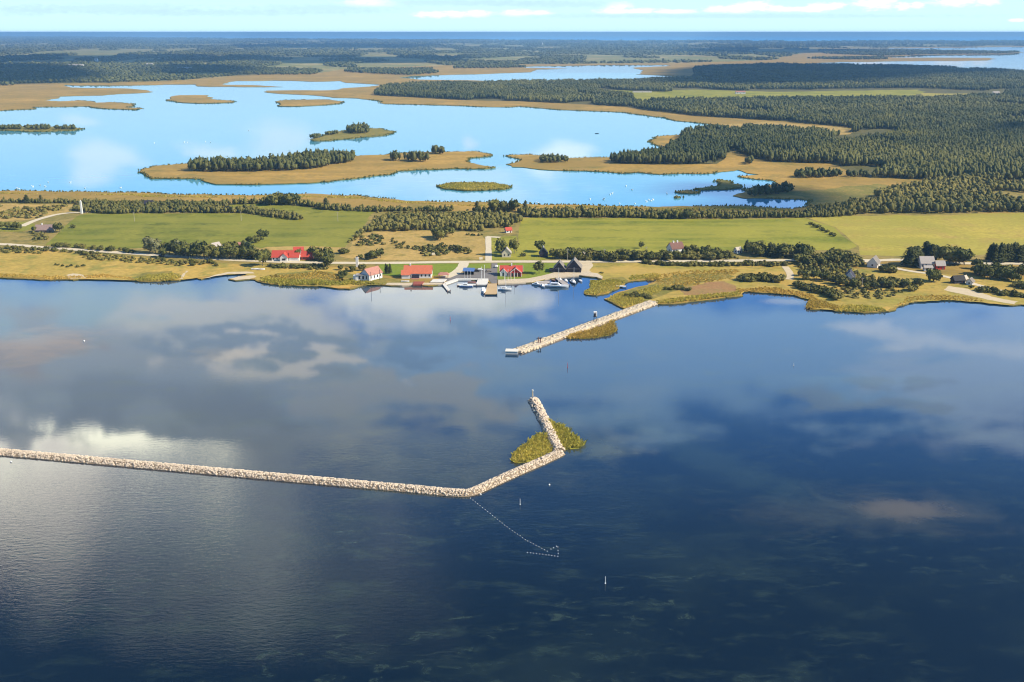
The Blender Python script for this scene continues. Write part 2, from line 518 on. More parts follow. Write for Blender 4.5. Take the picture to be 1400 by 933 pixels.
class MB:
    """collects faces, builds one mesh object"""
    def __init__(self):
        self.v, self.f = [], []

    def add(self, vs, fs, mat=None):
        k = len(self.v)
        self.v += [tuple(mat @ Vector(p)) if mat is not None else tuple(p) for p in vs]
        self.f += [tuple(i + k for i in q) for q in fs]
        return self

    def box(self, x0, x1, y0, y1, z0, z1, mat=None):
        return self.add([(x0, y0, z0), (x1, y0, z0), (x1, y1, z0), (x0, y1, z0), (x0, y0, z1), (x1, y0, z1), (x1, y1, z1), (x0, y1, z1)],
                        [(3, 2, 1, 0), (4, 5, 6, 7), (0, 1, 5, 4), (1, 2, 6, 5), (2, 3, 7, 6), (3, 0, 4, 7)], mat)

    def cyl(self, x, y, z0, z1, r0, r1=None, n=10, mat=None):
        r1 = r0 if r1 is None else r1
        vs = []
        for z, r in ((z0, r0), (z1, r1)):
            vs += [(x + r * math.cos(2 * math.pi * i / n), y + r * math.sin(2 * math.pi * i / n), z) for i in range(n)]
        fs = [(i, (i + 1) % n, n + (i + 1) % n, n + i) for i in range(n)] + [tuple(range(n - 1, -1, -1)), tuple(range(n, 2 * n))]
        return self.add(vs, fs, mat)

    def tube(self, a, b, r, n=8):
        a, b = Vector(a), Vector(b)
        q = (b - a).to_track_quat('Z', 'Y').to_matrix().to_4x4()
        q.translation = a
        return self.cyl(0, 0, 0, (b - a).length, r, r, n, q)

    def blob(self, c, rx, ry, rz, n=8, m=6, jit=0.0, rnd=None):
        vs, fs = [], []
        for j in range(m + 1):
            th = math.pi * j / m
            for i in range(n):
                ph = 2 * math.pi * i / n
                k = 1 + (rnd.uniform(-jit, jit) if rnd else 0)
                vs.append((c[0] + rx * k * math.sin(th) * math.cos(ph), c[1] + ry * k * math.sin(th) * math.sin(ph), c[2] + rz * k * math.cos(th)))
        for j in range(m):
            for i in range(n):
                fs.append((j * n + i, (j + 1) * n + i, (j + 1) * n + (i + 1) % n, j * n + (i + 1) % n))
        return self.add(vs, fs)

    def mesh(self, name, mat):
        me = bpy.data.meshes.new(name)
        me.from_pydata(self.v, [], self.f)
        me.materials.append(mat)
        me.update()
        return me

    def build(self, name, mat, parent=None):
        return link(bpy.data.objects.new(name, self.mesh(name, mat)), parent)


def np_mesh(name, verts, faces_flat, loop_total, mat, tint=None):
    me = bpy.data.meshes.new(name)
    nv, nf = len(verts), len(loop_total)
    me.vertices.add(nv)
    me.vertices.foreach_set('co', verts.astype(np.float32).ravel())
    me.loops.add(len(faces_flat))
    me.loops.foreach_set('vertex_index', faces_flat.astype(np.int32))
    me.polygons.add(nf)
    st = np.zeros(nf, np.int32)
    st[1:] = np.cumsum(loop_total)[:-1]
    me.polygons.foreach_set('loop_start', st)
    me.polygons.foreach_set('loop_total', loop_total.astype(np.int32))
    me.update(calc_edges=True)
    if tint is not None:
        at = me.attributes.new('tint', 'FLOAT', 'POINT')
        at.data.foreach_set('value', tint.astype(np.float32))
    me.materials.append(mat)
    return me


def rough(pts, seed=1, amp=0.16, unit=0.006, lo=2.0, closed=True):
    """natural uneven outline: midpoint displacement in world metres"""
    rnd = random.Random(seed)
    out = []
    n = len(pts)

    def sub(a, b, depth):
        d = b - a
        L = d.length
        dist = max(200.0, ((a + b) / 2).length)
        if L < max(lo, dist * unit) or depth > 7:
            return [a]
        nrm = Vector((-d.y, d.x)) / max(L, 1e-6)
        # perspective: keep the wobble smaller across the line of sight at distance
        k = rnd.gauss(0, 1) * amp * min(L, 90.0 + dist * 0.02) * 0.5
        mid = (a + b) / 2 + nrm * k
        return sub(a, mid, depth + 1) + sub(mid, b, depth + 1)

    for i in range(n if closed else n - 1):
        out += sub(pts[i], pts[(i + 1) % n], 0)
    if not closed:
        out.append(pts[-1])
    return out


def wpoly(px, seed=1, amp=0.16, fine=True):
    pts = [P(x, y).to_2d() for x, y in px]
    return rough(pts, seed, amp) if fine else pts


def sheet(name, loops, z, mat, side=None, zb=-0.4, kind='structure', parent=None):
    """flat land from an outline (first loop) and holes, with a side wall down to zb"""
    flat = [p for lp in loops for p in lp]
    tris = tessellate_polygon([[Vector((p.x, p.y, 0)) for p in lp] for lp in loops])
    vs = [(p.x, p.y, z) for p in flat]
    fs, mi = [], []
    for t in tris:
        a, b, c = (flat[i] for i in t)
        cr = (b.x - a.x) * (c.y - a.y) - (b.y - a.y) * (c.x - a.x)
        fs.append(tuple(t) if cr > 0 else tuple(reversed(t)))
        mi.append(0)
    if side is not None:
        k = len(vs)
        vs += [(p.x, p.y, zb) for p in flat]
        base = 0
        for lp in loops:
            n = len(lp)
            for i in range(n):
                j = (i + 1) % n
                fs.append((base + i, k + base + i, k + base + j, base + j))
                mi.append(1)
            base += n
    me = bpy.data.meshes.new(name)
    me.from_pydata(vs, [], fs)
    me.materials.append(mat)
    if side is not None:
        me.materials.append(side)
        me.polygons.foreach_set('material_index', mi)
    me.update()
    o = link(bpy.data.objects.new(name, me), parent)
    if kind:
        o['kind'] = kind
    return o


def strip(name, px, width, z, mat, seed=3, widths=None):
    """a road: a ribbon of given width in metres along a pixel polyline"""
    pts = [P(x, y).to_2d() for x, y in px]
    # smooth by chaikin
    for _ in range(2):
        q = [pts[0]]
        for a, b in zip(pts, pts[1:]):
            q += [a * .75 + b * .25, a * .25 + b * .75]
        q.append(pts[-1])
        pts = q
    rnd = random.Random(seed)
    vs, fs = [], []
    for i, p in enumerate(pts):
        a, b = pts[max(0, i - 1)], pts[min(len(pts) - 1, i + 1)]
        d = (b - a).normalized()
        nn = Vector((-d.y, d.x))
        w = width * 0.5 * rnd.uniform(0.93, 1.07)
        vs += [(p.x + nn.x * w, p.y + nn.y * w, z), (p.x - nn.x * w, p.y - nn.y * w, z)]
    for i in range(len(pts) - 1):
        fs.append((2 * i + 1, 2 * i + 3, 2 * i + 2, 2 * i))
    me = bpy.data.meshes.new(name)
    me.from_pydata(vs, [], fs)
    me.materials.append(mat)
    o = link(bpy.data.objects.new(name, me))
    o['kind'] = 'structure'
    return o


def inside(pts, poly):
    x, y = pts[:, 0], pts[:, 1]
    r = np.zeros(len(pts), bool)
    n = len(poly)
    px = np.array([p.x for p in poly]); py = np.array([p.y for p in poly])
    j = n - 1
    for i in range(n):
        c = ((py[i] > y) != (py[j] > y))
        with np.errstate(divide='ignore', invalid='ignore'):
            xi = (px[j] - px[i]) * (y - py[i]) / (py[j] - py[i]) + px[i]
        r ^= c & (x < xi)
        j = i
    return r


# ------------------------------------------------------------------ water
big = 260000.0
MB().add([(-big, -3000, 0), (big, -3000, 0), (big, big, 0), (-big, big, 0)], [(0, 1, 2, 3)]).build('sea', M['sea'])['kind'] = 'structure'
SEABED = MB().add([(-big, -3000, -4), (big, -3000, -4), (big, big, -4), (-big, big, -4)], [(0, 1, 2, 3)]).build('ground', M['sand'])
SEABED['kind'] = 'structure'
lag = [P(x, y).to_2d() for x, y in [(-900, 300), (1118, 300), (1118, 100), (-900, 100)]]
sheet('lagoon', [lag], 0.05, M['lagoon'])

# the open sea beyond the far coast: wind-roughened, deep blue
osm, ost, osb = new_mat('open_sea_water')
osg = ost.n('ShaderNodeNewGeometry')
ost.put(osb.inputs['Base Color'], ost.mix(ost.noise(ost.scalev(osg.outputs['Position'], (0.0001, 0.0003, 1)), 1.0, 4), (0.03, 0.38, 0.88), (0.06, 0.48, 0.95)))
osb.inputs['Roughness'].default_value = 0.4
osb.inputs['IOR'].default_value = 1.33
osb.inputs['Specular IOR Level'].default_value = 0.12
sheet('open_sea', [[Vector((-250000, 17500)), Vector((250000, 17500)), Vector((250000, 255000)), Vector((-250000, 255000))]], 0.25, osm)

# ------------------------------------------------------------------ land outlines, traced in the photograph and laid on the ground plane
SOUTH = [(-300, 372), (0, 381), (20, 382), (68, 384), (100, 384), (140, 381), (165, 382), (190, 386), (215, 386), (245, 384.5), (262, 380.5), (275, 383),
         (292, 378.5), (310, 375.5), (345, 376), (330, 378.5), (312, 383), (322, 385), (348, 383.5), (352, 386), (370, 390), (400, 391.5), (440, 392.5), (462, 396), (478, 396.5),
         (497, 391.5), (520, 391), (550, 392), (566, 391), (606, 390.6), (612, 387), (622, 384), (632, 383.5), (660, 383.5), (672, 389), (681, 390), (700, 389.2), (726, 387.6), (745, 383.2), (765, 380.5), (792, 378),
         (815, 380.5), (823, 383), (818, 389), (806, 395), (798, 401), (801, 404), (815, 405), (832, 402), (845, 396), (853, 391), (858, 386.4), (899, 382.8), (903, 384), (886, 390.6), (866, 395), (850, 399.5), (838, 404.5), (826, 410), (840, 417), (853, 423),
         (880, 419), (893, 417), (915, 417), (950, 413), (985, 409), (1016, 405), (1012, 402), (1017, 400), (1050, 402), (1085, 405), (1107, 411), (1103, 420), (1107, 424.5),
         (1130, 423), (1142, 427), (1180, 429), (1215, 427), (1228, 420), (1250, 414), (1300, 412), (1350, 415), (1380, 419), (1396, 418), (1500, 424), (1900, 445)]
EAST = [(1900, 300), (1900, 130), (1900, 108), (1400, 98), (1312, 94.5), (1262, 91), (1220, 89), (1150, 88.5), (1091, 88.3), (1147, 85), (1210, 84.3), (1350, 83),
        (1362, 81), (1350, 79.5), (1215, 79), (1208, 77.5), (1275, 75.2), (1370, 74.5), (1398, 71.5), (1300, 69.7), (1250, 68.6), (1150, 68.4), (1113, 67.9),
        (1150, 67), (1250, 66.3), (1400, 64.3), (1900, 62)]
FAR = [(1900, 56), (1400, 56), (1050, 56.5), (950, 56), (700, 55), (520, 53.5), (350, 53), (200, 52), (40, 50.5), (0, 50), (-500, 49)]
LAGN = [(-500, 155), (0, 152), (15, 151), (44, 150), (47, 147), (120, 146), (140, 149), (185, 151), (195, 149), (172, 147.5), (184, 145.5), (185, 142.5), (155, 140.5),
        (130, 141), (125, 139), (107, 138), (82, 139), (60, 137.5), (80, 132.5), (140, 131), (160, 129), (187, 128), (209, 126), (187, 122.5), (140, 121), (95, 120), (90, 116.5),
        (105, 117.5), (160, 117.5), (225, 116), (269, 116), (270, 118.5), (350, 119.5), (387, 119.3), (350, 117), (310, 116.5), (305, 115), (310, 113), (325, 111), (350, 111), (375, 110.5),
        (425, 112), (467, 111), (500, 115), (522, 116.5), (512, 118), (495, 119.5), (470, 121), (450, 124), (395, 124), (364, 124.5), (365, 127), (400, 129.5), (432, 131), (455, 134),
        (490, 135), (512, 137.5), (525, 142.5), (567, 143.5), (587, 144), (637, 145.5), (700, 147), (710, 146), (745, 149), (775, 151), (800, 152), (850, 154), (890, 159.5), (925, 166),
        (970, 170), (990, 172.5), (988, 174), (950, 177.5), (932, 185), (897, 187.5), (890, 192.5), (900, 200), (907, 207.5), (900, 209), (885, 212.5), (830, 216), (800, 216), (755, 217),
        (752, 214), (725, 212), (700, 212.5), (691, 213.5), (702, 216.5), (712, 219), (708, 222), (693, 225.5), (700, 229), (715, 229.5), (737, 232.5), (767, 234), (795, 234.5), (832, 236),
        (850, 238), (871, 236.5), (897, 239), (936, 238), (957, 238.6), (976, 237.5), (998, 234.5), (1008, 233), (1021, 237.5), (1038, 239.6), (1017, 241), (1008, 242), (1017, 244), (1032, 246),
        (1056, 247.5), (1064, 251.5), (1047, 254.6), (1032, 257), (1015, 260), (1021, 263), (1002, 268.5), (1021, 272), (1056, 272), (1092, 273), (1110, 275), (1105, 283), (1083, 286.5)]
LAGS = [(1040, 284), (1000, 282), (950, 283), (900, 284), (850, 283), (790, 281), (720, 280), (660, 277), (600, 277), (530, 272), (490, 268), (450, 267), (410, 266), (370, 267), (250, 267),
        (150, 264), (60, 262), (0, 262), (-300, 260)]
L2 = [(545, 106.5), (562, 104.5), (650, 102), (700, 100), (725, 99), (732, 95.5), (775, 94.3), (717, 93), (715, 91.5), (800, 90), (817, 89.3), (912, 89.3), (910, 91), (865, 93), (880, 96), (875, 100),
      (870, 102), (915, 104.3), (946, 107), (920, 109), (900, 109), (825, 110), (782, 111.5), (750, 111), (700, 111.8), (637, 110), (575, 109.3)]
LAND_W = wpoly(SOUTH + EAST + FAR + LAGN + LAGS, 11, 0.13)
L2_W = wpoly(L2, 12, 0.1)
LZ = 0.6
sheet('land', [LAND_W, L2_W], LZ, M['marsh'], M['marsh_edge'])
ISLANDS = {
    'i1': [(228, 138), (235, 132.5), (245, 131), (285, 131), (291, 134), (285, 136), (320, 139), (318, 141), (270, 142), (240, 140)],
    'i2': [(376, 139.5), (390, 137.5), (450, 137), (470, 139.5), (462, 142.5), (437, 144.5), (412, 146), (382, 146)],
    'i3': [(-60, 174), (0, 174), (60, 174), (98, 174.5), (113, 177), (100, 179.5), (40, 181), (0, 179.5), (-60, 180)],
    'i4': [(425, 191.5), (442, 185), (472, 179), (490, 176.5), (520, 176.5), (540, 180.5), (525, 186), (490, 189), (450, 193), (430, 193.8)],
    'i5': [(194, 232.5), (212, 228), (255, 225), (300, 223), (400, 219), (485, 214.5), (500, 213.5), (525, 213), (555, 210), (587, 209), (650, 208), (674, 212.5), (660, 215.5), (637, 217.5), (637, 222.5),
           (657, 227), (677, 230), (662, 232), (600, 232.5), (542, 235), (535, 239), (487, 245), (450, 249.5), (400, 252), (350, 253.5), (295, 253), (280, 249.5), (277, 246), (207, 245.5), (200, 240)],
    'i6': [(597, 255), (615, 251.5), (640, 251), (675, 251.3), (699, 256), (690, 260), (637, 262), (605, 259)],
    'i7': [(923, 263.5), (940, 261.5), (957, 263), (950, 265.5), (930, 265)],
    'i8': [(947, 259.5), (980, 255.5), (985, 252.5), (978, 248), (985, 246.5), (1000, 249.5), (1001, 252.5), (1015, 254), (1013, 258), (990, 260), (960, 261)],
    'i9': [(921, 271), (926, 270), (931, 270.7), (926, 271.8)],
}
ISL_W = {}
for i, (k, px) in enumerate(ISLANDS.items()):
    ISL_W[k] = wpoly(px, 30 + i, 0.12)
    sheet('island', [ISL_W[k]], 1.1, M['olive'] if k in ('i6', 'i8', 'i9', 'i4', 'i3') else M['marsh'], M['marsh_edge'])

# land cover, each a thin sheet a few centimetres above the one below
def cover(name, px, mat, dz, seed=5, amp=0.14, kind='structure'):
    w = wpoly(px, seed, amp)
    sheet(name, [w], LZ + dz, mat, kind=kind)
    return w


# far country behind the lagoon
FARLAND = [(-500, 49.6), (0, 50.6), (350, 53.6), (700, 55.6), (950, 56.6), (1400, 56.6), (1900, 57), (1900, 61), (1400, 63.3), (1115, 66.8), (1080, 76), (1060, 82), (950, 86), (800, 87.5), (600, 90),
           (470, 95), (440, 100), (330, 103), (250, 110), (150, 114), (60, 114.5), (0, 116), (-500, 118)]
FARLAND_W = cover('far_country', FARLAND, M['farland'], 0.05, 21)
NORTHWOOD_GROUND = cover('wood_floor', [(512, 131), (560, 133.5), (650, 138), (715, 139), (730, 140), (792, 143), (855, 147), (912, 154), (950, 159), (1000, 162), (1050, 165), (1160, 174.5),
                                        (1163, 184), (1142, 186), (1112, 180), (1050, 178), (990, 176), (937, 185), (918, 199), (906, 209), (885, 214), (840, 219), (832, 225), (912, 226), (980, 225),
                                        (990, 214), (1005, 207), (1022, 215), (1050, 222), (1147, 225), (1150, 231), (1190, 244), (1267, 247), (1900, 246), (1900, 108), (1400, 99), (1262, 92), (1150, 90), (1040, 89), (950, 93), (950, 108), (860, 112), (640, 115), (560, 117), (520, 122)],
                         M['woodfloor'], 0.10, 22, 0.06)
cover('meadow', [(792, 128), (832, 124), (950, 123), (1050, 126), (1255, 123), (1262, 127), (1250, 135), (1050, 136), (880, 139), (835, 133)], M['field_lime'], 0.16, 23)
cover('meadow', [(1262, 128), (1370, 129), (1365, 133), (1262, 135)], M['field_yellow'], 0.16, 24)
cover('meadow', [(990, 171), (1050, 167), (1160, 176), (1163, 184), (1140, 186), (1112, 181), (1050, 177.5), (1000, 174.5)], M['tan'], 0.16, 25)
cover('meadow', [(1330, 250), (1400, 249), (1600, 249), (1600, 258), (1400, 256), (1350, 254)], M['field_yellow'], 0.16, 26)
cover('wood_floor', [(1157, 283), (1165, 275), (1190, 270), (1225, 260), (1267, 250), (1330, 247), (1700, 247), (1700, 292), (1400, 292.5), (1225, 295), (1162, 296)], M['scrubland'], 0.12, 27)
cover('marsh_pasture', [(1060, 265), (1100, 262), (1200, 252), (1230, 259), (1190, 269), (1160, 276), (1140, 284), (1112, 281), (1108, 272)], M['olive'], 0.05, 28)

# the spit
cover('pasture', [(-300, 278), (0, 277), (110, 277), (330, 283), (420, 279), (520, 288), (700, 290), (1160, 294), (1420, 292), (1700, 292), (1700, 350), (1400, 355), (1000, 362), (680, 366), (480, 366), (400, 366), (200, 356), (0, 348), (-300, 340)], M['scrubland'], 0.06, 41, 0.05)
cover('field', [(62, 336), (78, 322), (92, 308), (105, 297), (120, 293), (330, 293), (415, 302), (440, 303), (500, 303), (505, 300), (488, 320), (472, 339), (360, 342), (345, 337), (300, 334), (240, 338), (140, 343), (100, 340)], M['field'], 0.11, 42, 0.02)
cover('field', [(303, 282), (345, 279.5), (400, 282), (440, 287), (512, 291), (501, 303), (440, 303), (418, 302), (400, 296), (330, 288)], M['field'], 0.13, 43, 0.02)
cover('field', [(707, 345), (709, 318), (713, 300), (730, 299), (1000, 301), (1098, 299), (1140, 312), (1172, 338), (1160, 343), (1000, 345), (900, 347), (760, 347)], M['field_lime'], 0.11, 44, 0.02)
cover('field', [(1102, 298.5), (1160, 296), (1400, 292.5), (1700, 292), (1700, 345), (1400, 345), (1340, 350), (1240, 352), (1176, 350), (1174, 338), (1142, 312)], M['field_yellow'], 0.11, 45, 0.02)
cover('dry_meadow', [(478, 340), (490, 322), (515, 318.5), (600, 317), (655, 320), (664, 330), (664, 355), (600, 357.5), (500, 358), (462, 352)], M['tan'], 0.11, 46, 0.06)
cover('dry_meadow', [(515, 300), (530, 290.5), (600, 291), (640, 293), (630, 299), (560, 300)], M['tan'], 0.10, 47, 0.08)
cover('dry_meadow', [(-200, 280), (0, 280), (100, 281), (95, 290), (70, 296), (40, 302), (0, 304), (-200, 304)], M['tan'], 0.10, 48, 0.08)
cover('dry_meadow', [(420, 338), (470, 340.5), (470, 346), (440, 347), (350, 344), (365, 339)], M['tan'], 0.15, 49, 0.06)
cover('lawn', [(0, 305), (40, 304), (50, 312), (30, 318), (0, 318), (-100, 318), (-100, 306)], M['field'], 0.13, 50)
cover('lawn', [(670, 326), (706, 324), (706, 345), (760, 347.5), (770, 350), (740, 357.5), (672, 357.5)], M['field_lime'], 0.13, 51, 0.04)
cover('lawn', [(520, 362.5), (632, 362), (620, 374), (606, 377), (592, 379), (545, 379.5), (515, 377)], M['lawn'], 0.13, 52, 0.03)
cover('lawn', [(638, 362), (671, 361.5), (671, 368.5), (637, 368.5)], M['lawn'], 0.13, 53, 0.03)
cover('lawn', [(680, 361.5), (788, 361), (760, 374), (752, 376.5), (738, 380), (722, 383), (680, 384.5)], M['lawn'], 0.13, 54, 0.02)
cover('foreshore', [(-300, 344), (0, 340), (200, 354), (350, 364), (470, 368), (495, 372), (497, 391), (470, 395), (430, 392), (370, 389.5), (350, 384), (335, 376), (290, 378), (250, 384), (190, 385), (100, 383), (0, 380.5), (-300, 371.5)], M['foreshore'], 0.09, 55, 0.04)
cover('reed_marsh', [(360, 386), (355, 381), (380, 375), (430, 372), (465, 377), (470, 385), (455, 391.5), (400, 391), (370, 389)], M['olive'], 0.12, 56)
cover('reed_marsh', [(182, 384), (200, 374), (235, 372), (250, 380), (240, 384), (205, 385.5)], M['olive'], 0.12, 57)
cover('foreshore', [(470, 372), (500, 380), (560, 386), (565, 390.5), (500, 391), (462, 392)], M['olive'], 0.12, 58)
cover('foreshore', [(800, 362), (1080, 362), (1110, 366), (1400, 384), (1700, 396), (1700, 430), (1400, 417.5), (1380, 418.5), (1300, 411.5), (1250, 413.5), (1226, 419.5), (1213, 426), (1142, 426), (1107, 423.5), (1106, 411), (1085, 404.5), (1018, 399.5), (1013, 404.5), (950, 412), (892, 416), (853, 421.5), (828, 410.5), (868, 397), (904, 386), (900, 381.5), (858, 385), (826, 383), (818, 380), (795, 376), (790, 366)], M['marshmix'], 0.09, 59, 0.03)
cover('reed_marsh', [(806, 384), (825, 384.5), (850, 380), (857, 384), (851, 390), (840, 398), (815, 404), (801, 402.5), (808, 395)], M['olive'], 0.12, 60)
cover('reed_marsh', [(832, 410), (850, 401), (868, 396), (890, 391), (906, 383), (950, 376), (1000, 374), (1005, 380), (960, 388), (930, 398), (900, 408), (885, 414), (853, 421)], M['olive'], 0.12, 61)
cover('dry_meadow', [(935, 395), (990, 386), (1006, 393), (1005, 400), (970, 404), (935, 405)], ground('russet_marsh', (0.36, 0.19, 0.08), (0.33, 0.21, 0.08), (0.25, 0.2, 0.06), .03, .1, .6), 0.14, 62)
cover('sand_bank', [(278, 382.5), (294, 377.5), (312, 373.5), (345, 373.3), (348, 375.5), (312, 375.9), (294, 379.2)], M['sand'], 0.14, 63)
cover('sand_bank', [(314, 382.6), (326, 379.6), (347, 378.2), (349, 381), (340, 383.4), (322, 384.7)], M['sand'], 0.15, 64)
cover('sand_bank', [(440, 393), (464, 394), (480, 394), (478, 396.2), (462, 395.8)], ground('ochre_sand', (0.55, 0.31, 0.07), (0.5, 0.3, 0.08), (0.4, 0.28, 0.08)), 0.15, 65)
cover('sand_bank', [(1200, 426.3), (1226, 418), (1250, 412.5), (1300, 410.8), (1350, 413.8), (1380, 417.8), (1378, 418.7), (1340, 414.5), (1300, 411.9), (1250, 413.9), (1228, 420), (1214, 426.7)], M['foreshore'], 0.14, 66)
cover('sand_bank', [(90, 378), (100, 375.5), (120, 379), (118, 382), (95, 383)], M['sand'], 0.14, 67)
cover('sand_bank', [(245, 382.5), (250, 376), (254, 372), (258, 372), (252, 379), (250, 383)], M['sand'], 0.14, 68)
cover('sand_bank', [(1290, 398), (1297, 392.5), (1330, 399), (1392, 414), (1388, 418), (1340, 409)], M['sand'], 0.13, 69)

# roads
ROADW = 7.0
strip('road', [(-150, 330), (0, 335), (30, 337), (60, 340), (100, 342.5), (150, 346), (200, 349.5), (250, 353), (300, 356), (350, 358.3), (400, 360), (450, 361), (500, 361.3), (550, 361), (600, 360), (640, 359.6), (700, 359.2),
               (760, 359.3), (850, 359), (950, 358.6), (1040, 357.6), (1110, 357), (1178, 357), (1200, 358), (1236, 356), (1300, 362), (1400, 362)], ROADW, LZ + 0.20, M['gravel'])
strip('track', [(120, 291.5), (108, 291.7), (92, 292.5), (75, 295), (58, 299.5), (42, 305), (30, 311)], 6.0, LZ + 0.22, M['gravel'], 4)
strip('lane', [(668, 359.5), (668, 345), (667.5, 325)], 4.6, LZ + 0.24, M['gravel'], 5)
strip('lane', [(665, 325), (676, 325.6), (684, 326.2)], 5, LZ + 0.22, M['gravel'], 6)
strip('lane', [(634.5, 360), (633, 366), (627, 372), (618, 377.5), (608, 381)], 7.5, LZ + 0.23, M['gravel'], 7)
strip('track', [(1176, 357.5), (1215, 366), (1240, 372), (1280, 377), (1310, 384), (1360, 398), (1400, 405)], 5, LZ + 0.22, M['gravel'], 8)
strip('track', [(1073, 366), (1078, 372), (1081, 378), (1079, 384)], 5, LZ + 0.22, M['sand'], 9)
strip('track', [(800, 360), (803, 365), (796, 371), (800, 374)], 9, LZ + 0.16, M['sand'], 10)
strip('track', [(1332, 361), (1352, 365)], 6, LZ + 0.22, M['gravel'], 11)
sheet('harbour_yard', [wpoly([(634, 374), (640, 369), (672, 369), (672, 361.5), (680, 361.5), (680, 389.5), (672, 389), (668, 384), (632, 383.5), (608, 386.5), (592, 386), (603, 381.5), (620, 378)], 70, 0.0, False)], LZ + 0.18, M['asphalt'])
sheet('quay', [wpoly([(681, 390), (681, 384.2), (722, 382.6), (738, 379.4), (752, 376), (760, 373.5), (795, 372.6), (817, 375.5), (824, 380), (823, 383), (815, 380.5), (792, 378), (765, 380.5), (745, 383.2), (726, 387.6), (700, 389.2)], 71, 0, False)],
      LZ + 0.28, M['stone'], M['stone'])
sheet('quay', [wpoly([(527, 391.2), (530, 388.6), (566, 388.4), (606, 388.6), (607, 390.8), (566, 391.2), (550, 392.1)], 72, 0, False)], LZ + 0.26, M['stone'], M['stone'])
sheet('quay', [wpoly([(606, 390.8), (608, 388), (624, 382.4), (668, 382.8), (668, 384.2), (626, 384.4), (613, 389)], 73, 0, False)], LZ + 0.27, M['concrete'], M['concrete'])

# cloud shadows come from real clouds high to the right (outside the frame)
def shadow_cloud(px, alt, seed, name='cloud'):
    th = 14 if alt < 5000 else 80
    rnd = random.Random(seed)
    w = [P(x, y) for x, y in px]
    k = alt / S_DIR.z
    loop = rough([p.to_2d() for p in w], seed, 0.2, unit=0.02)
    off = S_DIR * k
    lp = [Vector((p.x + off.x, p.y + off.y)) for p in loop]
    o = sheet(name, [lp], alt + th, M['white'], M['white'], alt)
    base = o.data
    n = len(lp)
    for v in base.vertices:                     # a bumpy top, and an underside
        if v.index < n:
            v.co.z += rnd.uniform(-.4, .6) * th
    sheet(name, [lp], alt, M['white'])


shadow_cloud([(1010, 271), (1040, 253), (1090, 257), (1150, 268), (1165, 277), (1135, 287), (1085, 292), (1000, 290), (940, 287), (960, 283.5), (1000, 280)], 3000, 1)
shadow_cloud([(915, 265), (945, 252), (1000, 250), (1018, 255), (1010, 262), (960, 268)], 3000, 9)
shadow_cloud([(930, 117), (1000, 119), (1120, 118), (1190, 112), (1300, 103), (1400, 98), (1600, 96), (1600, 88), (1250, 88), (1000, 88), (930, 96)], 6000, 2)
shadow_cloud([(-250, 118), (0, 116), (110, 113), (140, 108), (110, 96), (60, 90), (-250, 90)], 8000, 3)
shadow_cloud([(-100, 89), (60, 87), (210, 88), (330, 84), (420, 87), (640, 86), (640, 78), (420, 78), (180, 76), (20, 77), (-100, 80)], 8000, 4)
shadow_cloud([(930, 72), (1060, 74), (1180, 71), (1180, 68), (960, 66)], 8000, 5)
shadow_cloud([(230, 104), (330, 104), (360, 96), (300, 91), (240, 92)], 8000, 6)
shadow_cloud([(330, 66), (560, 66), (620, 63), (450, 61), (330, 62)], 8000, 7)
shadow_cloud([(1350, 188), (1420, 184), (1420, 174), (1370, 176)], 3000, 8)

# the air
HB = 275000.0
hz = MB().box(-HB, HB, -4000, HB, -6, CAM_H + 6).build('haze', None)
hz.data.materials.clear()
hm = bpy.data.materials.new('haze_air')
hm.use_nodes = True
hm.node_tree.nodes.clear()
hv = hm.node_tree.nodes.new('ShaderNodeVolumePrincipled')
hv.inputs['Color'].default_value = (0.32, 0.63, 1.0, 1)
hv.inputs['Density'].default_value = 6.2e-5
hv.inputs['Anisotropy'].default_value = 0.0
ho = hm.node_tree.nodes.new('ShaderNodeOutputMaterial')
hm.node_tree.links.new(hv.outputs[0], ho.inputs['Volume'])
hz.data.materials.append(hm)
tag(hz, kind='stuff')

# ------------------------------------------------------------------ vegetation
rng = np.random.default_rng(7)
ICO_V = np.array([(0, 0, 1), (0.894, 0, .447), (.276, .851, .447), (-.724, .526, .447), (-.724, -.526, .447), (.276, -.851, .447),
                  (.724, .526, -.447), (-.276, .851, -.447), (-.894, 0, -.447), (-.276, -.851, -.447), (.724, -.526, -.447), (0, 0, -1)], float)
ICO_F = np.array([(0, 1, 2), (0, 2, 3), (0, 3, 4), (0, 4, 5), (0, 5, 1), (1, 6, 2), (2, 7, 3), (3, 8, 4), (4, 9, 5), (5, 10, 1),
                  (2, 6, 7), (3, 7, 8), (4, 8, 9), (5, 9, 10), (1, 10, 6), (6, 11, 7), (7, 11, 8), (8, 11, 9), (9, 11, 10), (10, 11, 6)])


def scatter(poly, spacing, seed, k=0.0, holes=(), maxn=90000):
    """points in a world polygon; spacing grows with distance"""
    r = np.random.default_rng(seed)
    xs = np.array([p.x for p in poly]); ys = np.array([p.y for p in poly])
    # jittered rings so that the density follows the distance
    out = []
    y = max(ys.min(), 200.0)
    while y < ys.max():
        s = max(spacing, y * k)
        x = np.arange(xs.min(), xs.max(), s)
        # keep to the view wedge plus a margin
        x = x[np.abs(x) < y * 0.62 + 150]
        if len(x):
            out.append(np.stack([x + r.uniform(-.5, .5, len(x)) * s, y + r.uniform(-.5, .5, len(x)) * s, np.full(len(x), s)], 1))
        y += s
    if not out:
        return np.zeros((0, 3))
    p = np.concatenate(out)
    p = p[inside(p, poly)]
    for h in holes:
        p = p[~inside(p, h)]
    if len(p) > maxn:
        p = p[r.permutation(len(p))[:maxn]]
    return p


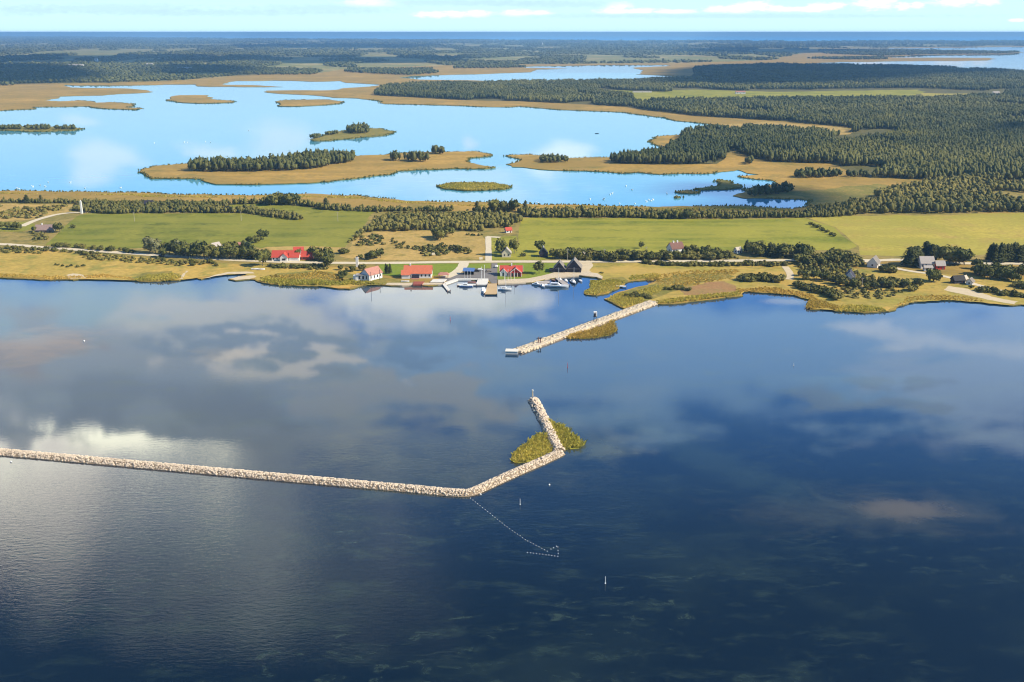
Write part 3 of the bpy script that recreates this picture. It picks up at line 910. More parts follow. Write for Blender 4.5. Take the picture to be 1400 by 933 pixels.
def wood_mesh(name, pts, hmin, hmax, wfac, mat, seed, z0=LZ, conical=0.4, cards=7, base=0.12, tints=None):
    """a wood as one mass: every tree a jagged crown with loose leaf clumps round it"""
    r = np.random.default_rng(seed)
    n = len(pts)
    h = r.uniform(hmin, hmax, n) * (1 + 0.12 * np.sin(pts[:, 0] * .02) * np.cos(pts[:, 1] * .013))
    w = pts[:, 2] * wfac * r.uniform(.75, 1.3, n)
    w = np.minimum(w, np.maximum(h * 0.8, pts[:, 2] * 0.75))
    # crown
    V_ = np.repeat(ICO_V[None], n, 0)
    V_ = V_ * (1 + r.uniform(-.3, .3, (n, 12, 1)))
    ang = r.uniform(0, 6.28, n)
    ca, sa = np.cos(ang)[:, None], np.sin(ang)[:, None]
    conical = r.uniform(0, conical * 1.6, n)[:, None]
    x = V_[:, :, 0] * ca - V_[:, :, 1] * sa
    yv = V_[:, :, 0] * sa + V_[:, :, 1] * ca
    zz = V_[:, :, 2]
    con = 1 - conical * np.clip(zz, 0, 1)
    half = h * (1 - base) / 2
    X = pts[:, 0:1] + x * con * (w[:, None] * .5)
    Y = pts[:, 1:2] + yv * con * (w[:, None] * .5)
    Z = z0 + (h * base + half)[:, None] + zz * half[:, None]
    cv = np.stack([X, Y, Z], 2).reshape(-1, 3)
    cf = (ICO_F[None] + (np.arange(n) * 12)[:, None, None]).reshape(-1)
    lt = np.full(n * 20, 3)
    tn = r.uniform(0, 1, n) if tints is None else tints
    tcv = np.repeat(tn, 12)
    # leaf clumps
    m = n * cards
    d = r.normal(size=(m, 3)); d /= np.linalg.norm(d, axis=1)[:, None]
    idx = np.repeat(np.arange(n), cards)
    zc = d[:, 2]
    rad = r.uniform(.8, 1.15, m)
    con = 1 - conical[idx, 0] * np.clip(zc, 0, 1)
    c = np.stack([pts[idx, 0] + d[:, 0] * con * w[idx] * .5 * rad, pts[idx, 1] + d[:, 1] * con * w[idx] * .5 * rad,
                  z0 + h[idx] * base + half[idx] + zc * half[idx] * rad], 1)
    a = r.normal(size=(m, 3)); a /= np.linalg.norm(a, axis=1)[:, None]
    b = np.cross(a, d); b /= np.linalg.norm(b, axis=1)[:, None] + 1e-9
    s = (w[idx] * r.uniform(.16, .3, m))[:, None]
    quad = np.stack([c - a * s - b * s * .7, c + a * s - b * s * .4, c + a * s * .8 + b * s, c - a * s * .6 + b * s * .8], 1).reshape(-1, 3)
    qf = np.arange(m * 4) + len(cv)
    tq = np.repeat(np.clip(tn[idx] + r.uniform(-.25, .25, m), 0, 1), 4)
    me = np_mesh(name, np.concatenate([cv, quad]), np.concatenate([cf, qf]), np.concatenate([lt, np.full(m, 4)]), mat, np.concatenate([tcv, tq]))
    o = link(bpy.data.objects.new(name, me))
    o['kind'] = 'stuff'
    return o


def noise2(p, s, seed):
    r = np.random.default_rng(seed)
    v = np.zeros(len(p))
    for _ in range(6):
        a = r.uniform(0, 6.28); f = r.uniform(.6, 1.8) / s; ph = r.uniform(0, 6.28)
        v += np.sin((p[:, 0] * math.cos(a) + p[:, 1] * math.sin(a)) * f + ph)
    return v / 2.45


# pine woods of the peninsula and the big forest on the right
MEADOWS = [wpoly(q, 1, 0) for q in ([(786, 131), (792, 124), (832, 121), (950, 121), (1050, 123), (1255, 121), (1375, 126), (1372, 134), (1262, 137), (1050, 138), (880, 141), (835, 137)],
                                     [(990, 170), (1050, 166), (1160, 174.5), (1165, 186), (1140, 188), (1112, 182), (1050, 179), (1000, 176)])]
pts = scatter(NORTHWOOD_GROUND, 4.5, 3, 0.0028, MEADOWS, 170000)
fr = noise2(pts, 60, 4)
pts = pts[(fr > -1.0) & (noise2(pts, 17, 44) > -1.05)]
mp = scatter(MEADOWS[0], 6, 45)
mp = mp[noise2(mp * np.array([1, .4, 1]), 45, 46) > .95]
pts = np.concatenate([pts, mp])
tint = np.clip(0.42 + 0.34 * noise2(pts, 110, 5) + 0.26 * noise2(pts, 26, 6) + rng.normal(0, .2, len(pts)), 0, 1)
wood_mesh('forest', pts, 7, 14, 1.0, M['wood_leaf'], 11, conical=.35, cards=4, tints=tint)
print('forest', len(pts))
# scrubby wood behind the yellow field
SC = wpoly([(1155, 284), (1165, 276), (1190, 271), (1225, 261), (1267, 251), (1330, 246), (1700, 246), (1700, 291), (1400, 291.5), (1225, 294), (1162, 295)], 27, 0.1)
pts = scatter(SC, 5.0, 5, 0, [wpoly([(1332, 250), (1400, 249), (1600, 249), (1600, 257), (1400, 255.5), (1352, 254)], 1, 0)])
pts = pts[noise2(pts, 22, 8) > -0.75]
far_dark = noise2(pts, 60, 9)
wood_mesh('scrub_wood', pts, 4.5, 9, 1.0, M['scrub_leaf'], 12, conical=.25, tints=np.clip(.5 + .3 * far_dark + rng.normal(0, .2, len(pts)), 0, 1))
# island woods
ISLW = [
    [(257, 234), (262, 236.3), (300, 236.8), (350, 236.4), (375, 235.4), (420, 233.5), (446, 230), (455, 226), (484, 224.3), (482, 219.5), (440, 217.5), (400, 222), (350, 229), (300, 230), (270, 231)],
    [(530, 220.8), (535, 219), (546, 219), (549, 221.3), (540, 221.8)], [(552, 221.8), (560, 219.5), (580, 220.5), (586, 222.8), (565, 223.2)],
    [(587, 211.5), (596, 210), (608, 210.8), (606, 212.5), (592, 212.5)],
    [(-40, 176.5), (4, 176), (28, 176), (30, 178), (10, 178.5), (-40, 178)], [(32, 176.5), (52, 176), (70, 176.5), (68, 178.3), (36, 178.3)], [(74, 177.5), (102, 177), (103, 178.3), (76, 178.6)],
    [(473, 183), (480, 179.5), (500, 178), (506, 180), (504, 183.3), (485, 184)], [(442, 186.5), (450, 184.5), (462, 183.7), (460, 185.8)], [(425, 191), (438, 187.5), (440, 189), (430, 191.5)],
    [(738, 221), (745, 217.5), (770, 219.5), (776, 222.5), (760, 224), (742, 223.5)],
]
P_ = [scatter(wpoly(q, 60 + i, 0.08), 5.0, 60 + i) for i, q in enumerate(ISLW)]
for i, q in enumerate(P_):
    lowq = i in (4, 5, 6, 8, 9, 10)
    wood_mesh('island_wood', q, 5 if lowq else 9, 8 if lowq else 14, 1.05, M['wood_leaf'], 80 + i, 1.1, tints=np.clip(rng.normal(.42, .22, len(q)), 0, 1))
# dark alder thickets on the marsh at the right end of the lagoon
for i, q in enumerate([[(1022, 270), (1035, 264), (1060, 262), (1085, 259.5), (1087, 263), (1060, 267.5), (1035, 270.5)], [(1085, 243), (1100, 238), (1118, 238), (1150, 240), (1145, 243.5), (1110, 244.5), (1090, 245)],
                       [(1152, 241), (1180, 239), (1190, 243), (1165, 244)], [(1018, 224), (1028, 222), (1030, 225), (1021, 226)]]):
    q_ = scatter(wpoly(q, 90 + i, 0.08), 5.5, 90 + i)
    wood_mesh('alder_thicket', q_, 5, 10, 1.05, M['wood_leaf'], 90 + i, tints=np.clip(rng.normal(.3, .2, len(q_)), 0, 1))
# far woods, thinning into fields
pts = scatter(FARLAND_W, 18, 13, 0.0058, [])
f = 0.7 * noise2(pts * np.array([1, .45, 1]), 420, 14) + 0.6 * noise2(pts * np.array([1, .6, 1]), 130, 15)
pts = pts[f > -0.18]
tint = np.clip(0.3 + 0.2 * noise2(pts, 700, 16) + rng.normal(0, .16, len(pts)), 0, 1)
wood_mesh('far_forest', pts, 8, 14, 1.25, M['wood_leaf'], 17, cards=3, tints=np.clip(tint + .25, 0, 1))
print('far', len(pts))
# wood strips between the far lakes on the right
for i, q in enumerate([[(1118, 68.8), (1250, 69.4), (1395, 72), (1370, 73.8), (1270, 74.6), (1210, 76.8), (1130, 74)], [(1100, 80.5), (1208, 78.8), (1212, 81.5), (1160, 82)],
                       [(555, 103.5), (600, 100.5), (590, 96), (480, 95.5), (470, 99)], [(350, 103), (430, 102.5), (440, 98), (350, 97)], [(620, 94.3), (720, 93), (700, 90), (630, 91)], [(0, 118), (24, 117.5), (20, 116.5), (0, 116.5)]]):
    q_ = scatter(wpoly(q, 110 + i, 0.05), 16, 110 + i, 0.004)
    wood_mesh('far_wood', q_, 9, 14, 1.2, M['wood_leaf'], 110 + i, cards=3, tints=np.clip(rng.normal(.3, .18, len(q_)), 0, 1))


# ---- reeds: tufts of standing blades, one mass per bed
def reed_bed(px, spacing, h, mat, seed, z0=LZ, jag=0.1, k=0.0):
    poly = wpoly(px, seed, jag)
    p = scatter(poly, spacing, seed, k)
    n = len(p)
    if n == 0:
        return
    r = np.random.default_rng(seed)
    hh = h * r.uniform(.65, 1.2, n) * (1 + .25 * noise2(p, 7, seed + 1))
    vs, tn = [], []
    for kx in range(3):
        a = r.uniform(0, 6.28, n)
        w = p[:, 2] * r.uniform(.5, .95, n)
        lx, ly = r.normal(.15, .5, n) * hh, r.normal(0, .5, n) * hh
        cx, cy = p[:, 0] + r.normal(0, .25, n) * p[:, 2], p[:, 1] + r.normal(0, .25, n) * p[:, 2]
        dx, dy = np.cos(a) * w * .5, np.sin(a) * w * .5
        zb = np.full(n, z0 - .3)
        q = np.stack([np.stack([cx - dx, cy - dy, zb], 1), np.stack([cx + dx, cy + dy, zb], 1),
                      np.stack([cx + dx * .7 + lx, cy + dy * .7 + ly, z0 + hh * r.uniform(.7, 1, n)], 1), np.stack([cx - dx * .6 + lx, cy - dy * .6 + ly, z0 + hh], 1)], 1)
        vs.append(q.reshape(-1, 3))
        tn.append(np.repeat(np.clip(.5 + .3 * noise2(p, 16, seed + 2) + r.normal(0, .2, n), 0, 1), 4))
    vs = np.concatenate(vs)
    me = np_mesh('reed_bed', vs, np.arange(len(vs)), np.full(len(vs) // 4, 4), mat, np.concatenate(tn))
    o = link(bpy.data.objects.new('reed_bed', me))
    o['kind'] = 'stuff'


def fringe(poly, step, h, mat, seed, z0, ymax=2600, spread=2.2, skip=0.25):
    """a ragged hem of reeds standing in the shallows along a shore"""
    r = np.random.default_rng(seed)
    out = []
    n = len(poly)
    for i in range(n):
        a, b = poly[i], poly[(i + 1) % n]
        m_ = (a + b) / 2
        if m_.y < 860 or m_.y > ymax or abs(m_.x) > m_.y * .58 + 30:
            continue
        L = (b - a).length
        d = (b - a) / max(L, 1e-6)
        nn = Vector((-d.y, d.x))
        for _ in range(max(1, int(L / step * max(1.0, spread / step) * (1000 / max(600, m_.y))))):
            t, w = r.uniform(0, L), abs(r.normal(0, 1)) * spread
            q = a + d * t - nn * (w - spread * .8) * fringe.side
            out.append((q.x, q.y, step * max(1.0, m_.y / 1000)))
    p = np.array(out)
    if not len(p):
        return
    p = p[noise2(p, 22, seed) > -1 + skip]
    n = len(p)
    hh = h * r.uniform(.5, 1.2, n)
    vs, tn = [], []
    for kx in range(2):
        a = r.uniform(0, 6.28, n)
        w = p[:, 2] * r.uniform(.6, 1.1, n)
        lx, ly = r.normal(.15, .45, n) * hh, r.normal(0, .45, n) * hh
        dx, dy = np.cos(a) * w * .5, np.sin(a) * w * .5
        zb = np.full(n, -.1)
        vs.append(np.stack([np.stack([p[:, 0] - dx, p[:, 1] - dy, zb], 1), np.stack([p[:, 0] + dx, p[:, 1] + dy, zb], 1),
                            np.stack([p[:, 0] + dx * .7 + lx, p[:, 1] + dy * .7 + ly, z0 + hh * r.uniform(.6, 1, n)], 1), np.stack([p[:, 0] - dx * .6 + lx, p[:, 1] - dy * .6 + ly, z0 + hh], 1)], 1).reshape(-1, 3))
        tn.append(np.repeat(np.clip(.35 + .3 * noise2(p, 30, seed + 2) + r.normal(0, .2, n), 0, 1), 4))
    vs = np.concatenate(vs)
    me = np_mesh('reed_bed', vs, np.arange(len(vs)), np.full(len(vs) // 4, 4), mat, np.concatenate(tn))
    link(bpy.data.objects.new('reed_bed', me))['kind'] = 'stuff'


def ccw(poly):
    return sum(a.x * b.y - b.x * a.y for a, b in zip(poly, poly[1:] + poly[:1])) > 0


M['reed_shaded'] = reed_mat('shaded_reed_leaves', (0.15, 0.145, 0.035), (0.30, 0.245, 0.06))  # reed colour darkened to paint in the shaded rim along the shores
for i, (k, w) in enumerate(ISL_W.items()):
    fringe.side = 1 if ccw(w) else -1
    fringe(w, 1.8, 1.8, M['reed_shaded'], 600 + i, .4)
fringe.side = 1 if ccw(LAND_W) else -1
fringe(LAND_W, 1.8, 1.6, M['reed_shaded'], 640, .3)

# reeds beside the breakwater head and the pier
RL = [(699, 631), (702, 621), (712, 611), (724, 602.5), (738, 595), (747, 594), (755, 604), (760, 613), (745, 623), (724, 632), (708, 634)]
RR = [(746, 574), (760, 580), (775, 587), (792, 599), (800, 608), (791, 614), (772, 615.5), (764, 611), (756, 596)]
RP = [(774, 463.5), (800, 454), (836, 440), (840, 446), (843, 453), (836, 458), (812, 463), (788, 464)]
for q, sd, mt in ((RL, 201, M['reed_green']), (RR, 202, M['reed_green']), (RP, 203, M['reed'])):
    sheet('reed_marsh', [wpoly(q, sd, 0.12)], 0.25, M['reed_base'], M['marsh_edge'])
    reed_bed(q, 0.8, 1.3, mt, sd, 0.2, 0.12)
# reed fringes of the near shore
for i, (q, sp, h, mt) in enumerate([
    ([(356, 385), (362, 381), (400, 384), (440, 386), (470, 388), (478, 391), (455, 392.2), (400, 391.2), (370, 389.4)], 1.5, 1.7, 'reed_green'),
    ([(370, 379), (430, 373), (465, 378), (468, 386), (400, 384), (365, 381)], 2.2, 1.3, 'reed'),
    ([(182, 384.5), (200, 377), (236, 376), (248, 381), (242, 384), (205, 385.6)], 1.6, 1.5, 'reed_green'),
    ([(0, 376), (70, 379), (140, 377), (180, 381), (188, 385), (165, 381.8), (140, 380.8), (68, 383.6), (0, 380.6)], 2.0, 0.9, 'reed'),
    ([(470, 384), (500, 387), (526, 390.5), (497, 391.2), (474, 391)], 1.6, 1.4, 'reed_green'),
    ([(806, 386), (824, 386), (840, 384), (854, 385.5), (850, 390), (840, 397), (815, 404.6), (801, 403), (800, 400.5), (808, 395)], 1.4, 1.2, 'reed_green'),
    ([(830, 410.5), (842, 404), (850, 401), (866, 403), (880, 409), (884, 414), (853, 422.3), (840, 416.5)], 1.4, 1.2, 'reed_green'),
    ([(860, 385), (900, 381.6), (904, 379), (895, 375), (862, 379)], 1.7, 1.2, 'reed_green'),
    ([(862, 403), (880, 397), (902, 391), (925, 391), (900, 402), (880, 408)], 1.8, .8, 'reed_green'),
    ([(893, 416.4), (915, 416.6), (950, 412.6), (985, 408.5), (1014, 404.6), (1008, 400), (975, 404.5), (930, 409.5), (895, 413.5)], 1.5, 1.5, 'reed_green'),
    ([(1012, 402), (1017, 399.7), (1050, 401.7), (1085, 404.7), (1106, 411), (1102, 420), (1106, 424), (1130, 422.6), (1142, 426.6), (1150, 421), (1120, 412), (1095, 401), (1050, 395), (1005, 396.5)], 1.5, 1.6, 'reed'),
    ([(1142, 426.6), (1180, 428.6), (1213, 426.6), (1190, 420), (1150, 419)], 1.7, 1.2, 'reed_green'),
    ([(1226, 419.6), (1250, 413.6), (1300, 411.6), (1350, 414.6), (1330, 408), (1290, 405), (1240, 408)], 2.0, 0.8, 'reed'),
    ([(600, 254.8), (615, 251.8), (640, 251.3), (675, 251.5), (697, 256), (688, 259.6), (637, 261.6), (607, 258.7)], 2.2, 2.0, 'reed_green'),
    ([(880, 381), (940, 372), (1010, 371), (1000, 383), (940, 393), (905, 392)], 2.6, 0.9, 'reed'),
    ([(-60, 266), (0, 264.3), (150, 266.3), (250, 269), (370, 269), (450, 269.5), (490, 270.5), (530, 275), (600, 279.5), (700, 281.5), (700, 283), (600, 281), (530, 277), (490, 272.4), (450, 271.4), (370, 270.8), (250, 270.8), (150, 268), (0, 266)], 3.0, .9, 'reed_green'),
    ([(700, 281.5), (790, 283), (850, 285), (900, 286), (1000, 284.5), (1083, 288), (1080, 289), (900, 287.5), (700, 283)], 3.0, .9, 'reed_green'),
]):
    reed_bed(q, sp * .8, h * .72, M[mt], 210 + i, LZ)


# ---- single trees and shrubs
def crown_broad(seed, n=230):
    r = random.Random(seed)
    mb = MB()
    lobes = [(r.uniform(-.28, .28), r.uniform(-.28, .28), r.uniform(.42, .78), r.uniform(.20, .32)) for _ in range(9)]
    for (x, y, z, s) in lobes:
        mb.blob((x, y, z), s * .8, s * .8, s * .75, 7, 5, .22, r)
    for _ in range(n):
        x, y, z, s = r.choice(lobes)
        d = Vector((r.gauss(0, 1), r.gauss(0, 1), r.gauss(0, 1))).normalized()
        c = Vector((x, y, z)) + d * s * r.uniform(.75, 1.2)
        a = Vector((r.gauss(0, 1), r.gauss(0, 1), r.gauss(0, 1))).normalized()
        b = a.cross(d).normalized()
        k = r.uniform(.045, .09)
        mb.add([c - a * k - b * k, c + a * k - b * k * .6, c + a * k * .7 + b * k, c - a * k * .8 + b * k * .8], [(0, 1, 2, 3)])
    return mb


def crown_pine(seed, n=200):
    r = random.Random(seed)
    mb = MB()
    tiers = 7
    for i in range(tiers):
        z = .2 + .74 * i / (tiers - 1)
        w = (1 - (i / tiers)) ** .75 * .26 + .03
        mb.blob((r.uniform(-.03, .03), r.uniform(-.03, .03), z), w * .8, w * .8, .10, 7, 4, .3, r)
    for _ in range(n):
        t = r.random()
        z = .12 + .88 * t
        w = (1 - t) ** .75 * .30 + .02
        ph = r.uniform(0, 6.28)
        c = Vector((math.cos(ph) * w, math.sin(ph) * w, z)) * 1.0
        d = Vector((math.cos(ph), math.sin(ph), -.35)).normalized()
        b = d.cross(Vector((0, 0, 1))).normalized()
        k = r.uniform(.035, .075)
        mb.add([c - b * k, c + b * k, c + d * k * 1.6 + b * k * .4, c + d * k * 1.6 - b * k * .4], [(0, 1, 2, 3)])
    return mb


def crown_shrub(seed, n=120):
    r = random.Random(seed)
    mb = MB()
    lobes = [(r.uniform(-.4, .4), r.uniform(-.4, .4), r.uniform(.2, .55), r.uniform(.25, .4)) for _ in range(6)]
    for (x, y, z, s) in lobes:
        mb.blob((x, y, z), s * .85, s * .85, s * .7, 7, 5, .25, r)
    for _ in range(n):
        x, y, z, s = r.choice(lobes)
        d = Vector((r.gauss(0, 1), r.gauss(0, 1), abs(r.gauss(0, 1)) - .2)).normalized()
        c = Vector((x, y, z)) + d * s * r.uniform(.8, 1.25)
        a = Vector((r.gauss(0, 1), r.gauss(0, 1), r.gauss(0, 1))).normalized()
        b = a.cross(d).normalized()
        k = r.uniform(.07, .13)
        mb.add([c - a * k - b * k, c + a * k - b * k * .6, c + a * k * .7 + b * k, c - a * k * .8 + b * k * .8], [(0, 1, 2, 3)])
    return mb


def trunk_mb(h, r0, limbs, seed):
    r = random.Random(seed)
    mb = MB()
    mb.cyl(0, 0, -.03, h, r0, r0 * .55, 6)
    for _ in range(limbs):
        a = r.uniform(0, 6.28)
        z = h * r.uniform(.6, .95)
        mb.tube((0, 0, z), (math.cos(a) * .22, math.sin(a) * .22, z + .2), r0 * .35, 5)
    return mb


CR = {
    'broadleaf_tree': [crown_broad(s).mesh('crown', M['broadleaf']) for s in range(5)],
    'willow': [crown_broad(s + 20).mesh('crown', M['pale_leaf']) for s in range(2)],
    'pine': [crown_pine(s).mesh('crown', M['needle']) for s in range(4)],
    'shrub': [crown_shrub(s).mesh('shrub', M['shrubleaf']) for s in range(5)],
    'dark_shrub': [crown_shrub(s + 9).mesh('shrub', M['broadleaf']) for s in range(3)],
}
TRK = {'broadleaf_tree': trunk_mb(.55, .028, 4, 1).mesh('trunk', M['bark']), 'willow': trunk_mb(.5, .03, 4, 2).mesh('trunk', M['bark']), 'pine': trunk_mb(.85, .018, 3, 3).mesh('trunk', M['bark'])}
NAMES = {'broadleaf_tree': ('broadleaf_tree', 'tree'), 'willow': ('willow_tree', 'tree'), 'pine': ('conifer_tree', 'tree'), 'shrub': ('shrub', 'shrub'), 'dark_shrub': ('shrub', 'shrub')}
vr = random.Random(99)
COUNT = {}


def plant(kind, x, y, h, label, group=None, wide=1.0, z=LZ):
    """one tree or shrub standing at the ground point seen at pixel x, y"""
    p = P(x, y, z)
    h *= .88
    nm, cat = NAMES[kind]
    COUNT[nm] = COUNT.get(nm, 0) + 1
    w = h * wide * vr.uniform(.85, 1.2)
    if kind in ('shrub', 'dark_shrub'):
        o = link(bpy.data.objects.new(nm, vr.choice(CR[kind])))
        o.location = p
        o.rotation_euler = (0, 0, vr.uniform(0, 6.28))
        o.scale = (w, w, h)
        return tag(o, label, cat, group)
    t = empty(nm, p, vr.uniform(0, 6.28), label, cat, group)
    t.scale = (w, w, h)
    link(bpy.data.objects.new('crown', vr.choice(CR[kind])), t)
    link(bpy.data.objects.new('trunk', TRK[kind]), t)
    return t


def grove(kind, px, n, hmin, hmax, label, group, jit=(2.0, 1.0), wide=1.0):
    """n single trees along a pixel polyline"""
    seg = [math.dist(a, b) for a, b in zip(px, px[1:])]
    tot = sum(seg)
    for i in range(n):
        s = (i + .5 + vr.uniform(-.35, .35)) / n * tot
        k = 0
        while k < len(seg) - 1 and s > seg[k]:
            s -= seg[k]; k += 1
        t = min(max(s / seg[k], 0), 1)
        x = px[k][0] + (px[k + 1][0] - px[k][0]) * t + vr.uniform(-1, 1) * jit[0]
        y = px[k][1] + (px[k + 1][1] - px[k][1]) * t + vr.uniform(-1, 1) * jit[1]
        kd = kind if isinstance(kind, str) else vr.choice(kind)
        plant(kd, x, y, vr.uniform(hmin, hmax), label, group, wide)


B, PN, SH, DS, WI = 'broadleaf_tree', 'pine', 'shrub', 'dark_shrub', 'willow'
# the row of trees along the road in front of the left field
grove(B, [(232, 349), (262, 351), (300, 353), (340, 354), (345, 352)], 26, 9, 15, 'dark broadleaf tree in the dense row between the left green field and the road', 'trees of the roadside row left of the red farm', (3, 1.6))
grove(WI, [(204, 346), (212, 347)], 2, 12, 14, 'pale round willow at the left end of the roadside tree row', 'pale willows at the left end of the row')
plant(WI, 252, 350, 12, 'pale silvery willow in the middle of the dark roadside tree row')
plant(B, 225, 352, 8, 'small yellow green tree at the roadside beside the black car')
grove(B, [(345, 354), (372, 356)], 6, 6, 9, 'low broadleaf tree by the road just left of the red roofed farm', 'trees left of the red farm', (3, 1))
grove(PN, [(334, 354), (340, 354)], 3, 12, 15, 'tall dark conifer at the right end of the roadside tree row', 'conifers at the right end of the row')
plant(B, 360, 328, 9, 'lone tree at the lower edge of the left green field above the red farm')
grove(B, [(340, 334), (354, 331)], 3, 5, 7, 'small tree on the field edge above the roadside row', 'small trees on the field edge')
plant(B, 359, 364, 13, 'lone dark tree on the shore side of the road below the red farm')
grove(B, [(430, 355), (440, 356.5), (452, 357)], 9, 7, 11, 'dense broadleaf tree right of the red barn', 'trees right of the red barn', (2.5, 1.4))
plant(B, 448, 366, 10, 'tree on the shore side of the road right of the red barn')
grove(B, [(405, 355), (414, 354)], 3, 6, 8, 'garden tree between the farmhouse and the red barn', 'garden trees of the red farm')
grove(DS, [(466, 348), (474, 346)], 3, 4, 6, 'dark bush at the left edge of the dry meadow', 'bushes at the edge of the dry meadow')
grove(B, [(495, 354), (505, 355), (515, 354), (520, 353)], 8, 4, 8, 'small tree in the clump on the dry meadow behind the road beacon', 'clump behind the road beacon', (2, .8))
grove(B, [(462, 370), (475, 371), (500, 371)], 9, 3, 5.2, 'dark tree around the foot of the white road beacon', 'trees round the white road beacon', (3, 1))
grove(DS, [(466, 376), (470, 382)], 3, 4, 6, 'dark bush on the shore below the white road beacon', 'shore bushes below the beacon')
grove(PN, [(526, 374), (529, 375), (533, 374)], 4, 6, 9, 'thin bare tree between the white house and the orange roofed house', 'thin trees right of the white house', (1.5, .6), .6)
plant(B, 737, 374.5, 9.5, 'round dark tree alone on the bright lawn right of the red house', wide=.95)
plant(B, 685, 349.5, 14, 'tall dark tree left of the cream cottage', wide=.8)
plant(B, 703, 347, 12, 'broad tree right of the cream cottage', wide=.9)
plant(SH, 715, 351, 4, 'small round bush on the lawn between the cream cottage and the dark house')
plant(B, 740, 345, 10, 'tree behind the dark house in the lawn')
# hedge right of the dark house, along the road
grove([B, B, SH], [(752, 351), (775, 353), (800, 354), (830, 355), (858, 355)], 30, 5, 9, 'broadleaf tree in the hedge behind the two black boathouses', 'hedge behind the boathouses', (3, 2.2))
grove([B, SH], [(858, 354), (900, 355), (950, 354), (1000, 353)], 40, 4.5, 8, 'broadleaf tree in the roadside hedge below the brown roofed house', 'hedge below the brown roofed house', (3, 2.5))
grove([DS, SH], [(880, 361), (920, 363), (960, 364), (1000, 363), (1040, 364), (1076, 364)], 42, 3, 5, 'bush on the seaward side of the road', 'bushes on the seaward side of the road', (3, 1.2))
plant(B, 877, 340, 6, 'dark round tree on the field edge left of the brown roofed house')
grove(B, [(940, 346), (960, 349), (985, 350)], 8, 5, 8, 'tree on the field edge right of the brown roofed house', 'trees right of the brown roofed house', (3, 1))
grove([B, B, PN], [(1018, 346), (1040, 350), (1060, 350), (1085, 352), (1110, 352)], 30, 7, 12, 'dark tree in the copse between the road and the lime field', 'copse between road and lime field', (4, 2.5))
grove([B, SH], [(1090, 362), (1115, 360), (1140, 358), (1165, 358)], 34, 6, 9, 'tree in the wide thicket where the road disappears', 'thicket where the road disappears', (5, 5))
grove([SH, DS], [(1010, 383), (1040, 383), (1070, 386)], 26, 3.5, 6, 'bush in the thicket on the marsh behind the right bay', 'marsh thicket behind the right bay', (3, 2.4))
grove([SH, DS], [(1085, 391), (1110, 397), (1135, 403), (1148, 412)], 26, 3.5, 6, 'bush in the belt curving down to the right bay shore', 'bush belt curving to the shore', (3, 2.2))
grove([B, SH], [(1090, 378), (1120, 380), (1150, 388), (1200, 392), (1255, 395)], 46, 4, 7.5, 'tree in the shore thicket around the dark gabled cottage', 'thicket round the dark cottage', (4, 5.5))
grove([B, SH], [(1205, 372), (1215, 373), (1222, 373)], 5, 5, 7, 'bush on the verge right of the white gabled house by the road', 'bushes right of the roadside house', (2, 1))
grove(PN, [(1240, 363), (1248, 364), (1252, 362)], 5, 13, 16, 'tall dark conifer left of the white farmhouse', 'conifers left of the white farmhouse', (1.5, 1), 1.2)
grove(PN, [(1262, 353), (1272, 355), (1282, 354)], 6, 11, 14, 'tall conifer behind the white farmhouse', 'conifers behind the white farmhouse', (2, 1), 1.1)
grove(B, [(1292, 358), (1305, 362), (1320, 362)], 10, 10, 15, 'large yellow green broadleaf tree right of the red shed', 'large trees right of the red shed', (3, 3))
grove(PN, [(1350, 358), (1372, 358), (1400, 358), (1430, 358)], 26, 13, 16, 'tall conifer in the straight row at the right edge', 'conifer row at the right edge', (1.5, 1), .9)
grove(B, [(1330, 372), (1350, 378), (1375, 380), (1400, 382)], 26, 6, 10, 'dark tree in the belt below the conifer row', 'belt below the conifer row', (4, 5))
grove(B, [(1270, 385), (1282, 386)], 5, 7, 10, 'tree beside the dark sheds of the right farm', 'trees beside the dark sheds', (3, 2))
grove([SH, DS], [(1330, 396), (1355, 400), (1375, 403), (1400, 408)], 18, 3, 5, 'bush along the ditch at the right edge', 'bushes along the ditch', (4, 2.5))
grove([SH, DS], [(1385, 390), (1400, 394)], 6, 4, 6, 'bush at the right edge above the ditch', 'bushes above the ditch', (4, 2))
grove([SH, DS], [(855, 407), (868, 405), (890, 408)], 10, 2.5, 4, 'dark bush in the reeds left of the stone pier', 'bushes left of the stone pier', (2, 1.2))
grove([SH, DS], [(908, 398), (925, 396), (943, 398)], 9, 2.5, 4, 'dark bush on the marsh right of the pond', 'bushes right of the pond', (2, 1.2))
grove(DS, [(1108, 306), (1142, 324)], 8, 3, 4.5, 'dark bush on the boundary between the lime and the yellow field', 'bushes between the two fields', (1.5, .8))
# left shore
grove([SH, DS], [(0, 341), (30, 341), (70, 343), (100, 346), (128, 349)], 22, 2.5, 4.5, 'bush on the seaward verge of the road at the left', 'verge bushes at the left', (3, 1.2))
grove([SH, DS], [(75, 338), (107, 339), (125, 342), (160, 343), (185, 346)], 18, 3, 5.5, 'dark bush between the road and the left green field', 'bushes below the left field', (3, 1))
grove(DS, [(75, 364), (115, 365)], 9, 1.6, 2.4, 'tiny dark bush in a loose line on the golden left foreshore', 'tiny bushes on the left foreshore', (3, 1.5))
grove([SH, DS], [(210, 357), (240, 360), (270, 362), (300, 362)], 16, 2.5, 4.5, 'bush on the seaward verge below the roadside tree row', 'bushes below the tree row', (3, 2))
grove([SH, DS], [(365, 366), (400, 366), (425, 366), (440, 365)], 18, 2.5, 4.5, 'bush on the seaward verge below the red farm', 'bushes below the red farm', (3, 1.5))
grove(B, [(0, 313), (15, 314), (30, 315)], 6, 5, 8, 'dark tree beside the pale track at the left edge', 'trees beside the left track', (3, 1.5))
plant(B, 82, 318, 9, 'round tree right of the old grey house')
